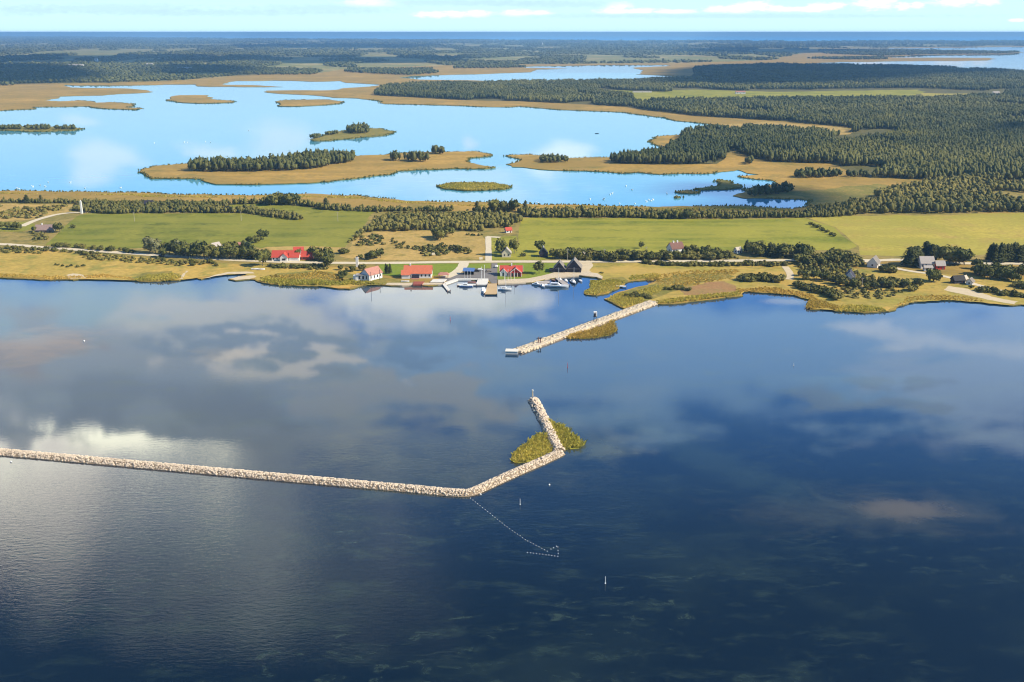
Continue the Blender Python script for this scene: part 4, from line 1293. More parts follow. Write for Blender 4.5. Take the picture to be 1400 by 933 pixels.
plant(B, 47, 318, 6, 'bush against the left end of the old grey house')
plant(SH, 101, 312, 4, 'russet bush on the green field right of the old grey house')
# bushes of the dry meadow in the middle
grove([SH, DS], [(532, 330), (545, 334), (555, 336), (548, 340), (540, 338)], 14, 1.8, 3, 'small juniper bush scattered on the dry meadow', 'junipers on the dry meadow', (6, 4))
grove([SH, DS], [(596, 336), (606, 340), (590, 344)], 9, 2, 3.2, 'juniper bush on the right part of the dry meadow', 'junipers on the right of the dry meadow', (5, 4))
grove(SH, [(622, 344), (636, 343), (645, 348)], 6, 3.5, 5.5, 'rounded grey brown bush near the pale lane', 'grey brown bushes near the lane', (3, 2))
grove(B, [(595, 325), (603, 328), (610, 325)], 6, 7, 10, 'dark tree at the back of the dry meadow left of the lane', 'dark trees at the back of the dry meadow', (3, 3))
# trees standing out of the hedgerow that runs behind the fields
grove(B, [(366, 281), (378, 280), (390, 280), (404, 280)], 10, 9, 14, 'tall tree in the clump behind the upper left field', 'tall clump behind the upper left field', (2, .8))
plant(PN, 446, 286, 12, 'pointed tree standing out of the hedgerow behind the upper left field', wide=1.2)
plant(PN, 652, 290, 11, 'pointed tree standing out of the wood behind the lane', wide=1.3)
plant(PN, 718, 290, 12, 'pointed dark tree in the hedgerow at the corner of the lime field', wide=1.1)
grove(B, [(670, 289), (680, 289), (704, 290)], 5, 10, 13, 'tall round tree in the hedgerow above the lane', 'round trees in the hedgerow above the lane', (3, .6))
grove(B, [(905, 299), (940, 299)], 3, 9, 11, 'tree standing out of the hedgerow behind the lime field', 'trees out of the lime field hedgerow', (8, .6))
grove(PN, [(18, 278), (68, 278)], 2, 8, 9, 'lone pointed tree in the low hedge at the far left', 'pointed trees of the far left hedge', (1, .3), 1.2)


# hedgerows and thickets that read as one mass
def thicket(name, px, spacing, hmin, hmax, seed, gaps=-.9, tmean=.5):
    q = scatter(wpoly(px, seed, .1), spacing * .8, seed)
    hmin, hmax = hmin * .7, hmax * .9
    q = q[noise2(q, 16, seed) > gaps]
    if len(q):
        wood_mesh(name, q, hmin, hmax, 1.1, M['scrub_leaf'], seed, conical=.2, base=.02, tints=np.clip(tmean + .2 * noise2(q, 30, seed + 1) + rng.normal(0, .2, len(q)), 0, 1))


thicket('hedgerow', [(-100, 275.5), (0, 276), (110, 278), (220, 279.5), (300, 281), (300, 283), (110, 280), (0, 278.3), (-100, 278)], 3.6, 3, 5.5, 301, -1.2, .3)
thicket('hedgerow', [(100, 289), (118, 281), (220, 281), (290, 282), (330, 288), (332, 292), (200, 292.5), (118, 292.5)], 3.8, 3.5, 7, 302, -1.0, .4)
thicket('hedgerow', [(325, 288), (360, 291), (400, 296), (417, 301), (405, 303), (370, 299), (330, 293)], 3.8, 3.5, 6, 303, -1.2, .35)
thicket('hedgerow', [(302, 280.6), (345, 278.6), (410, 279.5), (440, 284.5), (520, 289), (620, 288), (620, 291), (515, 291), (438, 287.5), (400, 282), (345, 280.4), (304, 282.4)], 3.8, 4, 7, 304, -1.2, .3)
thicket('thicket', [(510, 312), (516, 303), (530, 300), (600, 299), (625, 298), (640, 291), (700, 288), (714, 294), (712, 304), (706, 318), (690, 317), (650, 318), (620, 316), (560, 317), (515, 317.5), (496, 320)], 4.2, 4, 8, 305, -.8, .5)
thicket('thicket', [(470, 338), (488, 320), (504, 302), (514, 290), (520, 290.5), (512, 304), (496, 322), (480, 338)], 4.5, 2, 5, 306, -.5, .5)
thicket('hedgerow', [(706, 291), (760, 291.5), (900, 294.5), (1000, 295), (1100, 294), (1168, 293), (1168, 296.5), (1098, 299), (1000, 300.5), (800, 299.3), (716, 298.6)], 3.8, 4, 7.5, 307, -1.3, .45)
thicket('thicket', [(1110, 289), (1160, 284), (1170, 294), (1100, 294)], 4.2, 4, 8, 308, -.9, .5)
thicket('hedgerow', [(704, 318), (708, 300), (713, 300), (711, 318)], 4.5, 2.5, 5, 309, -.4, .6)
thicket('scrub', [(-100, 282), (0, 283), (90, 283), (90, 291), (50, 300), (0, 302), (-100, 302)], 9, 1.2, 2.6, 310, .2, .7)
thicket('scrub', [(0, 320), (60, 320), (66, 330), (30, 334), (0, 332), (-60, 330), (-60, 320)], 6, 1.2, 2.8, 311, -.1, .6)
thicket('scrub', [(740, 349), (860, 352), (1000, 351), (1010, 356), (860, 357), (745, 356)], 4.6, 1.8, 4, 312, -.6, .5)
thicket('scrub', [(1085, 358), (1170, 354), (1180, 362), (1240, 376), (1260, 386), (1240, 396), (1150, 386), (1090, 372)], 5.2, 1.8, 4, 313, -.4, .5)
thicket('scrub', [(880, 360.5), (960, 362), (1076, 362), (1076, 365.5), (960, 366), (885, 363)], 3.6, 1.4, 2.8, 314, -1, .45)
thicket('scrub', [(0, 342), (128, 348), (200, 355), (340, 362), (345, 368), (280, 369), (200, 362), (100, 353), (0, 348)], 4.6, 1.0, 2.4, 316, .0, .55)
thicket('scrub', [(360, 364), (440, 364), (450, 370), (430, 371), (365, 372)], 3.4, 1.0, 2.2, 317, -.3, .55)
thicket('scrub', [(490, 322), (600, 319), (655, 322), (660, 345), (600, 352), (500, 352), (480, 342)], 7, .8, 1.8, 318, .55, .4)
thicket('scrub', [(560, 326), (604, 330), (606, 346), (575, 346), (540, 338)], 5, .8, 1.8, 319, .1, .35)
thicket('scrub', [(516, 300), (530, 291), (640, 292), (628, 299), (560, 300)], 5, 1, 2.4, 320, .1, .5)
thicket('scrub', [(820, 364), (1000, 367), (1070, 369), (1060, 374), (900, 374), (820, 376)], 6, .7, 1.5, 321, .5, .8)
thicket('scrub', [(1060, 388), (1240, 398), (1290, 396), (1300, 402), (1180, 412), (1120, 404)], 6, .7, 1.8, 322, .45, .6)
print('PLANTS', COUNT)

# ------------------------------------------------------------------ breakwaters and piers
def rocks(path_px, half, height, z0, seed, size, per_m2, taper=True, keep=100):
    """boulders covering a rubble mound: returns list of (pos, size)"""
    r = random.Random(seed)
    pts = [P(x, y).to_2d() for x, y in path_px]
    out = []
    for a, b in zip(pts, pts[1:]):
        L = (b - a).length
        d = (b - a) / L
        n = Vector((-d.y, d.x))
        for _ in range(int(L * half * 2 * per_m2)):
            u = r.uniform(-1, 1)
            p = a + d * r.uniform(0, L) + n * u * half
            z = z0 + height * (1 - min(1, max(0, (abs(u) - .35) / .65)) ** 1.3)
            out.append((Vector((p.x, p.y, z)), size * r.uniform(.6, 1.35)))
    return out


def rock_mesh(name, lst, mat, seed):
    r = np.random.default_rng(seed)
    n = len(lst)
    c = np.array([tuple(p) for p, s in lst])
    s = np.array([s for p, s in lst])
    V_ = np.repeat(ICO_V[None], n, 0) * (1 + r.uniform(-.28, .28, (n, 12, 1)))
    a = r.uniform(0, 6.28, n)
    ca, sa = np.cos(a)[:, None], np.sin(a)[:, None]
    x = (V_[:, :, 0] * ca - V_[:, :, 1] * sa) * s[:, None] * .6
    y = (V_[:, :, 0] * sa + V_[:, :, 1] * ca) * s[:, None] * .5
    z = V_[:, :, 2] * s[:, None] * .42
    v = np.stack([x + c[:, 0:1], y + c[:, 1:2], z + c[:, 2:3]], 2).reshape(-1, 3)
    f = (ICO_F[None] + (np.arange(n) * 12)[:, None, None]).reshape(-1)
    return np_mesh(name, v, f, np.full(n * 20, 3), mat)


BOULDER = [rock_mesh('boulder', [(Vector((0, 0, 0)), 1.0)], M['rock'], 500 + i) for i in range(5)]


def mound(parent, path_px, half, height, mat, origin, zb=-.6):
    pts = [P(x, y).to_2d() for x, y in path_px]
    prof = [(-1.4, zb), (-.8, height * .4), (-.4, height), (.4, height), (.8, height * .4), (1.4, zb)]
    vs, fs = [], []
    for i, p in enumerate(pts):
        a, b = pts[max(0, i - 1)], pts[min(len(pts) - 1, i + 1)]
        d = (b - a).normalized()
        n = Vector((-d.y, d.x))
        for (u, z) in prof:
            vs.append((p.x + n.x * u * half - origin.x, p.y + n.y * u * half - origin.y, z))
    m = len(prof)
    for i in range(len(pts) - 1):
        for j in range(m - 1):
            fs.append((i * m + j, i * m + j + 1, (i + 1) * m + j + 1, (i + 1) * m + j))
    k = (len(pts) - 1) * m
    fs += [tuple(range(m - 1, -1, -1)), tuple(range(k, k + m))]
    mb = MB().add(vs, [tuple(reversed(q)) for q in fs])
    return mb.build('core', mat, parent)


def breakwater(path, half, height, label, seed, per_m2, size, name='breakwater', mat='rock'):
    for _ in range(2):
        q = [path[0]]
        for a, b in zip(path, path[1:]):
            q += [(a[0] * .75 + b[0] * .25, a[1] * .75 + b[1] * .25), (a[0] * .25 + b[0] * .75, a[1] * .25 + b[1] * .75)]
        path = q + [path[-1]]
    o0 = P(*path[len(path) // 2])
    t = empty(name, o0, 0, label, 'breakwater')
    mound(t, path, half, height, M['rockdark'], o0)
    lst = rocks(path, half, height, .1, seed, size, per_m2)
    lst = [(p - o0, s) for p, s in lst]
    lst.sort(key=lambda q: -q[1])
    for i, (p, s) in enumerate(lst[:60]):
        b = link(bpy.data.objects.new('boulder', BOULDER[i % 5]), t)
        b.location = p
        b.scale = (s, s, s)
        b.rotation_euler = (0, 0, i * 1.7)
    o = link(bpy.data.objects.new('rubble', rock_mesh('rubble', lst[60:], M[mat], seed)), t)
    o['kind'] = 'stuff'
    return t


BW = [(-170, 604), (-60, 613.5), (0, 619), (100, 628), (200, 637), (300, 646), (400, 655), (500, 664), (560, 669), (610, 674), (635, 675.5), (645, 674), (660, 667.5), (700, 649), (740, 632), (766, 619.5)]
breakwater(BW, 2.5, 1.2, 'long pale boulder breakwater bent at its corner, crossing the foreground water', 401, 4.0, .64)
breakwater([(764, 617), (759, 606), (751, 590), (743, 574), (736, 560), (729, 547.5)], 2.5, 1.3, 'short rough boulder arm leading through green reeds to a small beacon', 402, 2.4, .8)
# stone pier from the marsh
PIER = [(893, 414.2), (850, 430), (800, 448), (750, 466), (706, 482)]
pt = empty('stone_pier', P(*PIER[2]), 0, 'long straight stone pier slanting out from the marsh to a white concrete head', 'pier')
o0 = P(*PIER[2])
mound(pt, PIER, 4.2, .9, M['rockdark'], o0)
pa, pb = P(*PIER[0]) - o0, P(*PIER[-1]) - o0
d = (pb - pa).normalized(); nn = Vector((-d.y, d.x, 0))
dk = MB()
vs = [pa + nn * 3.3, pb + nn * 3.3, pb - nn * 2.7, pa - nn * 2.7]
dk.add([tuple(v + Vector((0, 0, 1.25))) for v in vs] + [tuple(v + Vector((0, 0, .3))) for v in vs], [(0, 1, 2, 3), (0, 4, 5, 1), (1, 5, 6, 2), (2, 6, 7, 3), (3, 7, 4, 0)])
dk.build('deck', plain('pier_deck', (0.58, 0.49, 0.37), .9, .2, .5), pt)
lst = rocks(PIER, 4.1, .85, .1, 403, 1.5, .75)
lst = [(p - o0, s) for p, s in lst]
lst.sort(key=lambda q: -q[1])
for i, (p, s) in enumerate(lst[:30]):
    b = link(bpy.data.objects.new('boulder', BOULDER[i % 5]), pt)
    b.location = p; b.scale = (s, s, s); b.rotation_euler = (0, 0, i * 2.1)
o = link(bpy.data.objects.new('rubble', rock_mesh('rubble', lst[30:], M['stone'], 403)), pt)
o['kind'] = 'stuff'
hd = P(700, 483) - o0
MB().box(-3.2, 3.2, -2.2, 2.2, -.4, 1.45, Matrix.Translation(hd) @ Matrix.Rotation(R(-4), 4, 'Z')).box(-3.4, 3.4, -2.4, 2.4, 1.45, 1.65, Matrix.Translation(hd) @ Matrix.Rotation(R(-4), 4, 'Z')).build('concrete_head', M['concrete'], pt)

# beacon at the breakwater head
p = P(728, 546)
t = empty('beacon', p + Vector((0, 0, 1.3)), 0, 'small pale post beacon on the tip of the boulder arm', 'beacon')
MB().cyl(0, 0, 0, 2.6, .35, .25, 8).build('post', M['stone'], t)
MB().cyl(0, 0, 2.6, 3.2, .42, .42, 8).build('lantern', M['concrete'], t)
# dark statue-like bollard and lookout on the pier
p = P(737.5, 469, 1.25)
t = empty('mooring_dolphin', p, 0, 'dark timber posts with a beam on the outer part of the stone pier', 'mooring post')
MB().cyl(-.6, 0, 0, 3.2, .28, .24, 8).build('post', M['brownroof'], t)
MB().cyl(.6, .3, 0, 3.0, .28, .24, 8).build('post', M['brownroof'], t)
MB().box(-1.6, 1.0, -.2, .25, 2.4, 2.7).build('beam', M['black'], t)
p = P(813.5, 440.5, .9)
t = empty('range_light', p, 0, 'dark lattice tower with a white board beside the stone pier', 'beacon')
for sx in (-.8, .8):
    for sy in (-.8, .8):
        MB().tube((sx, sy, 0), (sx * .6, sy * .6, 4.2), .13, 6).build('leg', M['darkwall'], t)
MB().box(-1.0, 1.0, -1.0, 1.0, 3.2, 3.4).build('platform', M['darkwall'], t)
MB().box(-.8, .8, -.8, .8, 3.4, 5.4).build('cabin', M['darkwall'], t)
MB().box(-.9, .95, -.95, .95, 5.4, 6.1).box(.3, 1.05, -1.02, -.84, 3.6, 6.05).build('board', M['white'], t)


# ------------------------------------------------------------------ buildings
def gable(parent, w, d, hw, hr, mw, mr, rz=0.0, at=(0, 0, 0), over=.45, name_w='wall', name_r='roof', chim=(), white_edge=False, th=.22):
    """a pitched house block: ridge along local x; returns wall, roof"""
    T = Matrix.Translation(Vector(at)) @ Matrix.Rotation(rz, 4, 'Z')
    a, b = w / 2, d / 2
    mb = MB().add([(-a, -b, -.3), (a, -b, -.3), (a, b, -.3), (-a, b, -.3), (-a, -b, hw), (a, -b, hw), (a, b, hw), (-a, b, hw), (-a, 0, hw + hr), (a, 0, hw + hr)],
                  [(3, 2, 1, 0), (0, 1, 5, 4), (2, 3, 7, 6), (1, 2, 6, 9, 5), (3, 0, 4, 8, 7), (4, 5, 9, 8), (6, 7, 8, 9)], T)
    wl = mb.build(name_w, mw, parent)
    sl = hr / b
    o = over
    z0 = hw - o * sl
    A, Bq = a + o, b + o
    g = .03
    vs = []
    for z in (g, g + th):
        vs += [(-A, -Bq, z0 + z), (A, -Bq, z0 + z), (A, 0, hw + hr + z), (-A, 0, hw + hr + z), (A, Bq, z0 + z), (-A, Bq, z0 + z)]
    fs = [(6, 7, 8, 9), (9, 8, 10, 11), (3, 2, 1, 0), (5, 4, 2, 3), (0, 1, 7, 6), (4, 5, 11, 10), (1, 2, 8, 7), (2, 4, 10, 8), (3, 0, 6, 9), (5, 3, 9, 11)]
    rf = MB().add(vs, fs, T).build(name_r, mr, parent)
    for cx in chim:
        MB().box(cx - .45, cx + .45, -.45, .45, hw + hr - .8, hw + hr + 1.3, T).build('chimney', M['white'], rf)
    if white_edge:
        for sx in (-1, 1):
            x0 = sx * (A + .02)
            x1 = sx * (A + .14)
            e = MB()
            for sy in (-1, 1):
                e.add([(x0, sy * Bq, z0), (x1, sy * Bq, z0), (x1, 0, hw + hr), (x0, 0, hw + hr), (x0, sy * Bq, z0 + .42), (x1, sy * Bq, z0 + .42), (x1, 0, hw + hr + .42), (x0, 0, hw + hr + .42)],
                      [(0, 1, 2, 3), (4, 5, 6, 7), (0, 1, 5, 4), (1, 2, 6, 5), (0, 3, 7, 4), (2, 3, 7, 6)], T)
            e.build('barge_board', M['white'], rf)
    return wl, rf, T


def windows(parent, T, lst, mat=None):
    """x, z, width, height, face: s (front -y), n, e (+x end), w; value b is the wall's half extent"""
    for (face, u, z, w, h, b) in lst:
        if face == 's':
            bx = (u - w / 2, u + w / 2, -b - .06, -b + .1, z, z + h)
        elif face == 'n':
            bx = (u - w / 2, u + w / 2, b - .1, b + .06, z, z + h)
        elif face == 'e':
            bx = (b - .1, b + .06, u - w / 2, u + w / 2, z, z + h)
        else:
            bx = (-b - .06, -b + .1, u - w / 2, u + w / 2, z, z + h)
        wd = MB().box(*bx, T).build('window', mat or M['glass'], parent)


def house(x, y, rz, w, d, hw, hr, mw, mr, label, cat='house', name='house', wins=True, door=True, chim=(), edge=False, group=None, nwin=None):
    t = empty(name, P(x, y, LZ), R(rz), label, cat, group)
    wl, rf, T = gable(t, w, d, hw, hr, mw, mr, chim=chim, white_edge=edge)
    if wins:
        n = nwin or max(2, int(w / 3))
        L = []
        for i in range(n):
            u = -w / 2 + (i + .5) * w / n
            if door and i == n // 2:
                continue
            L.append(('s', u, hw * .36, 1.0, hw * .42, d / 2))
        L.append(('e', 0, hw * .36, 1.1, hw * .42, w / 2))
        L.append(('w', 0, hw * .36, 1.1, hw * .42, w / 2))
        windows(t, T, L)
    if door:
        n = nwin or max(2, int(w / 3))
        u = -w / 2 + (n // 2 + .5) * w / n
        MB().box(u - .55, u + .55, -d / 2 - .08, -d / 2 + .1, 0, 2.1, T).build('door', M['brownroof'], t)
    return t


# long orange roofed house by the harbour
t = house(572, 378.5, 0, 18.5, 9.5, 3.4, 4.4, M['white'], M['tile'], 'long white house with a bright orange tiled roof by the water', chim=(-5.2,), nwin=7)
gable(t, 5.5, 6, 2.8, 2.4, M['white'], M['tile'], R(0), (-8, -3.2, 0), name_w='wing_wall', name_r='wing_roof')
MB().box(-4.2, 1.2, -8.2, -4.9, 0, .25).build('terrace', M['pinkroof'], t)
MB().box(-4, 1, -5.6, -4.86, 0, 2.6).build('porch', M['darkwall'], t)
# white house with faded red roof
t = house(508, 381.2, 52, 12, 8.5, 4.0, 3.6, M['white'], M['pinkroof'], 'white two storey house with a faded pinkish red roof at the shore', chim=(), nwin=4, door=False)
T2 = Matrix.Rotation(R(-52), 4, 'Z') @ Matrix.Translation(Vector((-4.2, -3.2, 0)))
MB().box(-5.2, 3.2, -2.6, 2.2, -.3, 3.6, T2).build('front_wing', M['white'], t)
for ux in (-3.0, -.6, 1.8):
    MB().box(ux - .6, ux + .6, -2.68, -2.5, 1.0, 3.1, T2).build('window', M['glass'], t)
MB().box(-5.6, 3.4, -3.0, 2.3, 3.62, 3.9, T2).build('wing_roof', M['greyroof'], t)
MB().cyl(0, 0, -.3, 3.2, 2.6, 2.4, 14, T2 @ Matrix.Translation(Vector((-5.2, -.2, 0)))).build('bay', M['white'], t)
# red and white harbour house with two white framed gables
t = empty('harbour_house', P(699, 377, LZ), 0, 'red roofed harbour house with two white framed gables facing the water', 'house')
gable(t, 15, 7, 3.2, 3.0, M['redpaint'], M['red'], 0, (0, 3.2, 0), white_edge=True)
gable(t, 9, 7.4, 3.0, 2.9, M['redpaint'], M['red'], R(90), (3.0, .4, 0), name_w='gable_wall', name_r='gable_roof', white_edge=True)
gable(t, 7, 4.6, 2.8, 2.3, M['white'], M['red'], R(90), (-5.2, .6, 0), name_w='gable_wall', name_r='gable_roof', white_edge=True)
for ux, w_ in ((.6, 1.3), (3.0, 1.5), (5.2, 1.1)):
    MB().box(ux - w_ / 2, ux + w_ / 2, -4.2, -4.05, .3, 2.7).build('window', M['glass'], t)
for ux in (-.85, 1.9, 4.2, 6.85):
    MB().box(ux - .18, ux + .18, -4.6, -4.24, 0, 3.0).build('porch_post', M['white'], t)
MB().box(-5.9, -4.5, -3.05, -2.85, .4, 2.6).build('window', M['glass'], t)
MB().box(-.2, .7, 2.6, 3.6, 6, 7.7).build('chimney', M['white'], t)
# two black boathouses, gables to the water
for (x, y, w_, hw, hr, dp, lab) in ((764.5, 373.2, 7.8, 2.9, 4.4, 9, 'smaller black gabled boathouse on the stone quay'), (784.5, 373.2, 10.0, 3.2, 5.6, 11, 'larger black gabled boathouse at the right end of the quay')):
    t = empty('boathouse', P(x, y, LZ), R(-6), lab, 'boathouse', 'black boathouses on the quay')
    wl, rf, T = gable(t, dp, w_, hw, hr, M['darkwall'], M['shingle'], R(90), (0, dp / 2, 0), over=.5)
    MB().box(-w_ * .36, w_ * .36, -.07, .12, .1, 2.4).build('door', M['black'], t)
    MB().box(-w_ * .40, w_ * .40, -.09, .1, 2.6, 2.95).build('lintel', M['shingle'], t)
    MB().box(-1.0, 1.0, -.07, .12, hw + .6, hw + 1.9).build('window', M['glass'], t)
    e = MB()
    z0 = hw - .5 * hr / (w_ / 2)
    e.add([(w_ / 2 + .5, -.75, z0 + .15), (w_ / 2 + .5, -.48, z0 + .15), (0, -.48, hw + hr + .28), (0, -.75, hw + hr + .28), (w_ / 2 + .5, -.75, z0 + .62), (w_ / 2 + .5, -.48, z0 + .62), (0, -.48, hw + hr + .75), (0, -.75, hw + hr + .75)],
          [(0, 1, 2, 3), (7, 6, 5, 4), (0, 4, 5, 1), (0, 3, 7, 4), (1, 5, 6, 2), (2, 6, 7, 3)])
    e.build('barge_board', M['thatch'], rf)
t = empty('shed', P(754.5, 372.8, LZ), 0, 'low black lean-to left of the smaller boathouse', 'shed')
MB().box(-1.6, 1.6, -1.2, 1.2, -.2, 2.2).build('wall', M['black'], t)
MB().add([(-1.8, -1.4, 2.22), (1.8, -1.4, 2.22), (1.8, 1.4, 2.7), (-1.8, 1.4, 2.7), (-1.8, -1.4, 2.36), (1.8, -1.4, 2.36), (1.8, 1.4, 2.84), (-1.8, 1.4, 2.84)], [(3, 2, 1, 0), (4, 5, 6, 7), (0, 1, 5, 4), (1, 2, 6, 5), (2, 3, 7, 6), (3, 0, 4, 7)]).build('roof', M['black'], t)
# red roofed farm
t = house(388, 355.4, 0, 15.5, 8.5, 2.9, 4.0, M['white'], M['red'], 'white farmhouse with a long bright red roof behind the road', nwin=6)
gable(t, 6.5, 5.5, 3.2, 2.8, M['white'], M['red'], R(90), (1.6, -3.6, 0), name_w='wing_wall', name_r='wing_roof')
MB().box(.4, 2.8, -6.95, -6.8, 1.0, 2.4).build('window', M['glass'], t)
gable(t, 7, 6, 3, 2.6, M['white'], M['red'], R(0), (8.6, -2.2, 0), name_w='wing_wall', name_r='wing_roof')
house(408.5, 347.6, 10, 7, 6, 2.4, 3.0, M['pinkroof'], M['red'], 'small red roofed outbuilding behind the red farm', 'outbuilding', 'outbuilding', nwin=2)
house(420.5, 354.5, 0, 8, 6.5, 2.6, 3.4, M['wood_red'], M['red'], 'bright red barn at the right end of the red farm', 'barn', 'barn', nwin=2, edge=True)
# cottages, left to right
house(62, 317, 4, 14, 8, 2.2, 3.6, M['shingle'], M['oldroof'], 'old grey house with a weathered dull pinkish roof on the left', wins=True, chim=(-2,))
house(204, 283, 0, 8, 6, 2.6, 3.4, M['white'], M['darkwall'], 'tiny dark roofed house in the hedge at the upper left')
house(295, 344, 55, 7, 6, 3.4, 3.4, M['white'], M['greyroof'], 'white gabled cottage among the roadside trees, left one of the pair')
house(304.5, 348.6, 60, 8, 6, 3.6, 3.2, M['cream'], M['greyroof'], 'cream gabled cottage among the roadside trees, right one of the pair')
house(322, 341.5, 5, 9, 6, 2.6, 3.0, M['cream'], M['pinkroof'], 'cottage with a dull pink roof behind the roadside trees')
t = house(692.5, 350.8, 90, 7.5, 6.6, 3.2, 3.6, M['cream'], M['greyroof'], 'cream gabled cottage between two dark trees beside the lane', chim=(1.0,), wins=False, door=False)
for uy in (-1.4, 1.4):
    MB().box(-3.83, -3.7, uy - .4, uy + .4, 1.2, 2.4).build('window', M['glass'], t)
house(743, 351, 90, 6.5, 6, 3, 3.8, M['darkwall'], M['black'], 'dark gabled house on the lawn left of the hedge', chim=(0,))
house(695, 318.2, 20, 5, 4, 2.4, 2.0, M['white'], M['red'], 'tiny red roofed cabin at the edge of the thicket', 'cabin', 'cabin', nwin=2)
house(923, 346.6, 25, 10.5, 7.5, 4.4, 4.0, M['white'], M['brownroof'], 'white house with a steep brown roof in front of the lime field', chim=(-2, 1.5), nwin=4)
house(1008.5, 346, 30, 4.5, 4, 2.4, 2, M['white'], M['thatch'], 'tiny pale roofed cabin behind the right hedge', 'cabin', 'cabin', nwin=2)
house(1161, 384.4, 70, 9.5, 6.5, 2.8, 4.2, M['white'], M['darkwall'], 'dark roofed gabled cottage in the shore thicket', edge=True, nwin=3)
house(1194, 364.4, 60, 9, 7, 3, 4, M['white'], M['shingle'], 'white gabled house by the road with a dark roof', edge=True, nwin=3)
house(1265, 366, 0, 9.5, 8, 4.0, 4.0, M['white'], M['greyroof'], 'white farmhouse with a pale grey roof at the right', nwin=4)
house(1268, 370.4, 0, 5.5, 3.4, 2.6, 1.0, M['white'], M['greyroof'], 'low white annex in front of the right farmhouse', 'outbuilding', 'outbuilding', nwin=2)
house(1284, 367.8, 0, 6.2, 5, 3.0, 2.8, M['redpaint'], M['greyroof'], 'red shed with a pale roof right of the white farmhouse', 'shed', 'shed', nwin=2)
house(1309, 387, 10, 7.5, 5, 2.4, 2.6, M['darkwall'], M['black'], 'long dark shed on the shore of the right farm', 'shed', 'shed', nwin=2)
house(1326, 389, 50, 4.5, 4, 2.2, 2.2, M['white'], M['shingle'], 'little white gabled shed right of the dark shed', 'shed', 'shed', nwin=2)
house(1318, 385, 40, 3.5, 3.2, 2.2, 1.8, M['shingle'], M['thatch'], 'smallest pale roofed hut between the two shore sheds', 'shed', 'shed', wins=False)
house(800, 353.5, 50, 5.5, 5, 2.6, 2.6, M['darkwall'], M['shingle'], 'dark cottage in the hedge above the boathouses', nwin=2)
house(812, 352, 60, 4.5, 4, 2.4, 2.2, M['white'], M['black'], 'little white fronted cottage in the hedge above the boathouses', nwin=2)
# pavilion and blue roofed shelter on the harbour yard
t = empty('pavilion', P(606.5, 379.6, LZ), 0, 'open pavilion with a low dull red roof beside the harbour yard', 'pavilion')
for sx in (-3, 3):
    for sy in (-2, 2):
        MB().box(sx - .12, sx + .12, sy - .12, sy + .12, 0, 2.2).build('post', M['timber'], t)
MB().add([(-3.8, -2.8, 2.2), (3.8, -2.8, 2.2), (3.8, 2.8, 2.2), (-3.8, 2.8, 2.2), (-2.2, 0, 3.7), (2.2, 0, 3.7)], [(3, 2, 1, 0), (0, 1, 5, 4), (1, 2, 5), (2, 3, 4, 5), (3, 0, 4)]).build('roof', M['pinkroof'], t)
t = empty('boat_shelter', P(641, 375.4, LZ), R(-6), 'open shelter with a blue roof on the harbour yard', 'shelter')
MB().box(-3.4, 3.4, 1.6, 1.9, 0, 3.0).box(-3.4, -3.15, -1.8, 1.6, 0, 2.6).box(3.15, 3.4, -1.8, 1.6, 0, 2.6).build('wall', M['black'], t)
MB().add([(-4, -2.6, 2.62), (4, -2.6, 2.62), (4, 2.6, 3.9), (-4, 2.6, 3.9), (-4, -2.6, 2.82), (4, -2.6, 2.82), (4, 2.6, 4.1), (-4, 2.6, 4.1)],
         [(3, 2, 1, 0), (4, 5, 6, 7), (0, 1, 5, 4), (1, 2, 6, 5), (2, 3, 7, 6), (3, 0, 4, 7)]).build('roof', M['bluetarp'], t)
# far buildings, white specks in the woods
for (x, y, w_, d_, hw, rm, lab) in [(104, 92.2, 70, 20, 9, 'greyroof', 'long white farm building far off in the dark woods at the upper left'), (253, 96.2, 60, 20, 9, 'greyroof', 'long white building at the wood edge beyond the reed islands'),
                                    (1361, 131.5, 16, 12, 8, 'greyroof', 'white house in the far meadow at the upper right'), (819, 128.6, 40, 9, 3, 'thatch', 'long pale greenhouse at the left end of the far meadow'),
                                    (878, 126.6, 52, 7, 2.5, 'thatch', 'low pale tunnel greenhouse in the far meadow'), (1012, 128.5, 26, 10, 5, 'pinkroof', 'dull pink roofed barn beside the far meadow'),
                                    (205, 91, 30, 16, 10, 'greyroof', 'small white house above the far reed shore'), (132, 86.5, 16, 16, 18, 'greyroof', 'narrow white building far off among the left woods')]:
    house(x, y, 0, w_, d_, hw, hw * .5, M['white'], M[rm], lab, 'building', 'building', nwin=3)
# white day mark and beacon
t = empty('day_mark', P(112, 292.3, LZ), 0, 'tall white day mark tower at the end of the pale track', 'tower')
MB().add([(-.85, -.8, 0), (.85, -.8, 0), (.85, .8, 0), (-.85, .8, 0), (-.65, -.6, 11.6), (.65, -.6, 11.6), (.65, .6, 11.6), (-.65, .6, 11.6)],
         [(3, 2, 1, 0), (4, 5, 6, 7), (0, 1, 5, 4), (1, 2, 6, 5), (2, 3, 7, 6), (3, 0, 4, 7)]).build('tower', M['white'], t)
MB().cyl(0, 0, 11.6, 12.5, .35, .3, 8).build('lantern', M['white'], t)
t = empty('leading_beacon', P(488.5, 365, LZ), 0, 'white leading beacon tower beside the road above the shore', 'beacon')
MB().box(-.85, .85, -.75, .75, 0, 7.0).build('tower', M['white'], t)
MB().box(-.5, .5, -.5, .5, 7.0, 7.6).build('lantern', M['darkwall'], t)
t = empty('lighthouse', P(741.5, 63, LZ), 0, 'white lighthouse far off among the horizon woods', 'lighthouse')
MB().cyl(0, 0, 0, 30, 7, 5, 12).build('tower', M['white'], t)
MB().cyl(0, 0, 30, 38, 5.5, 4, 12).build('lantern', M['white'], t)

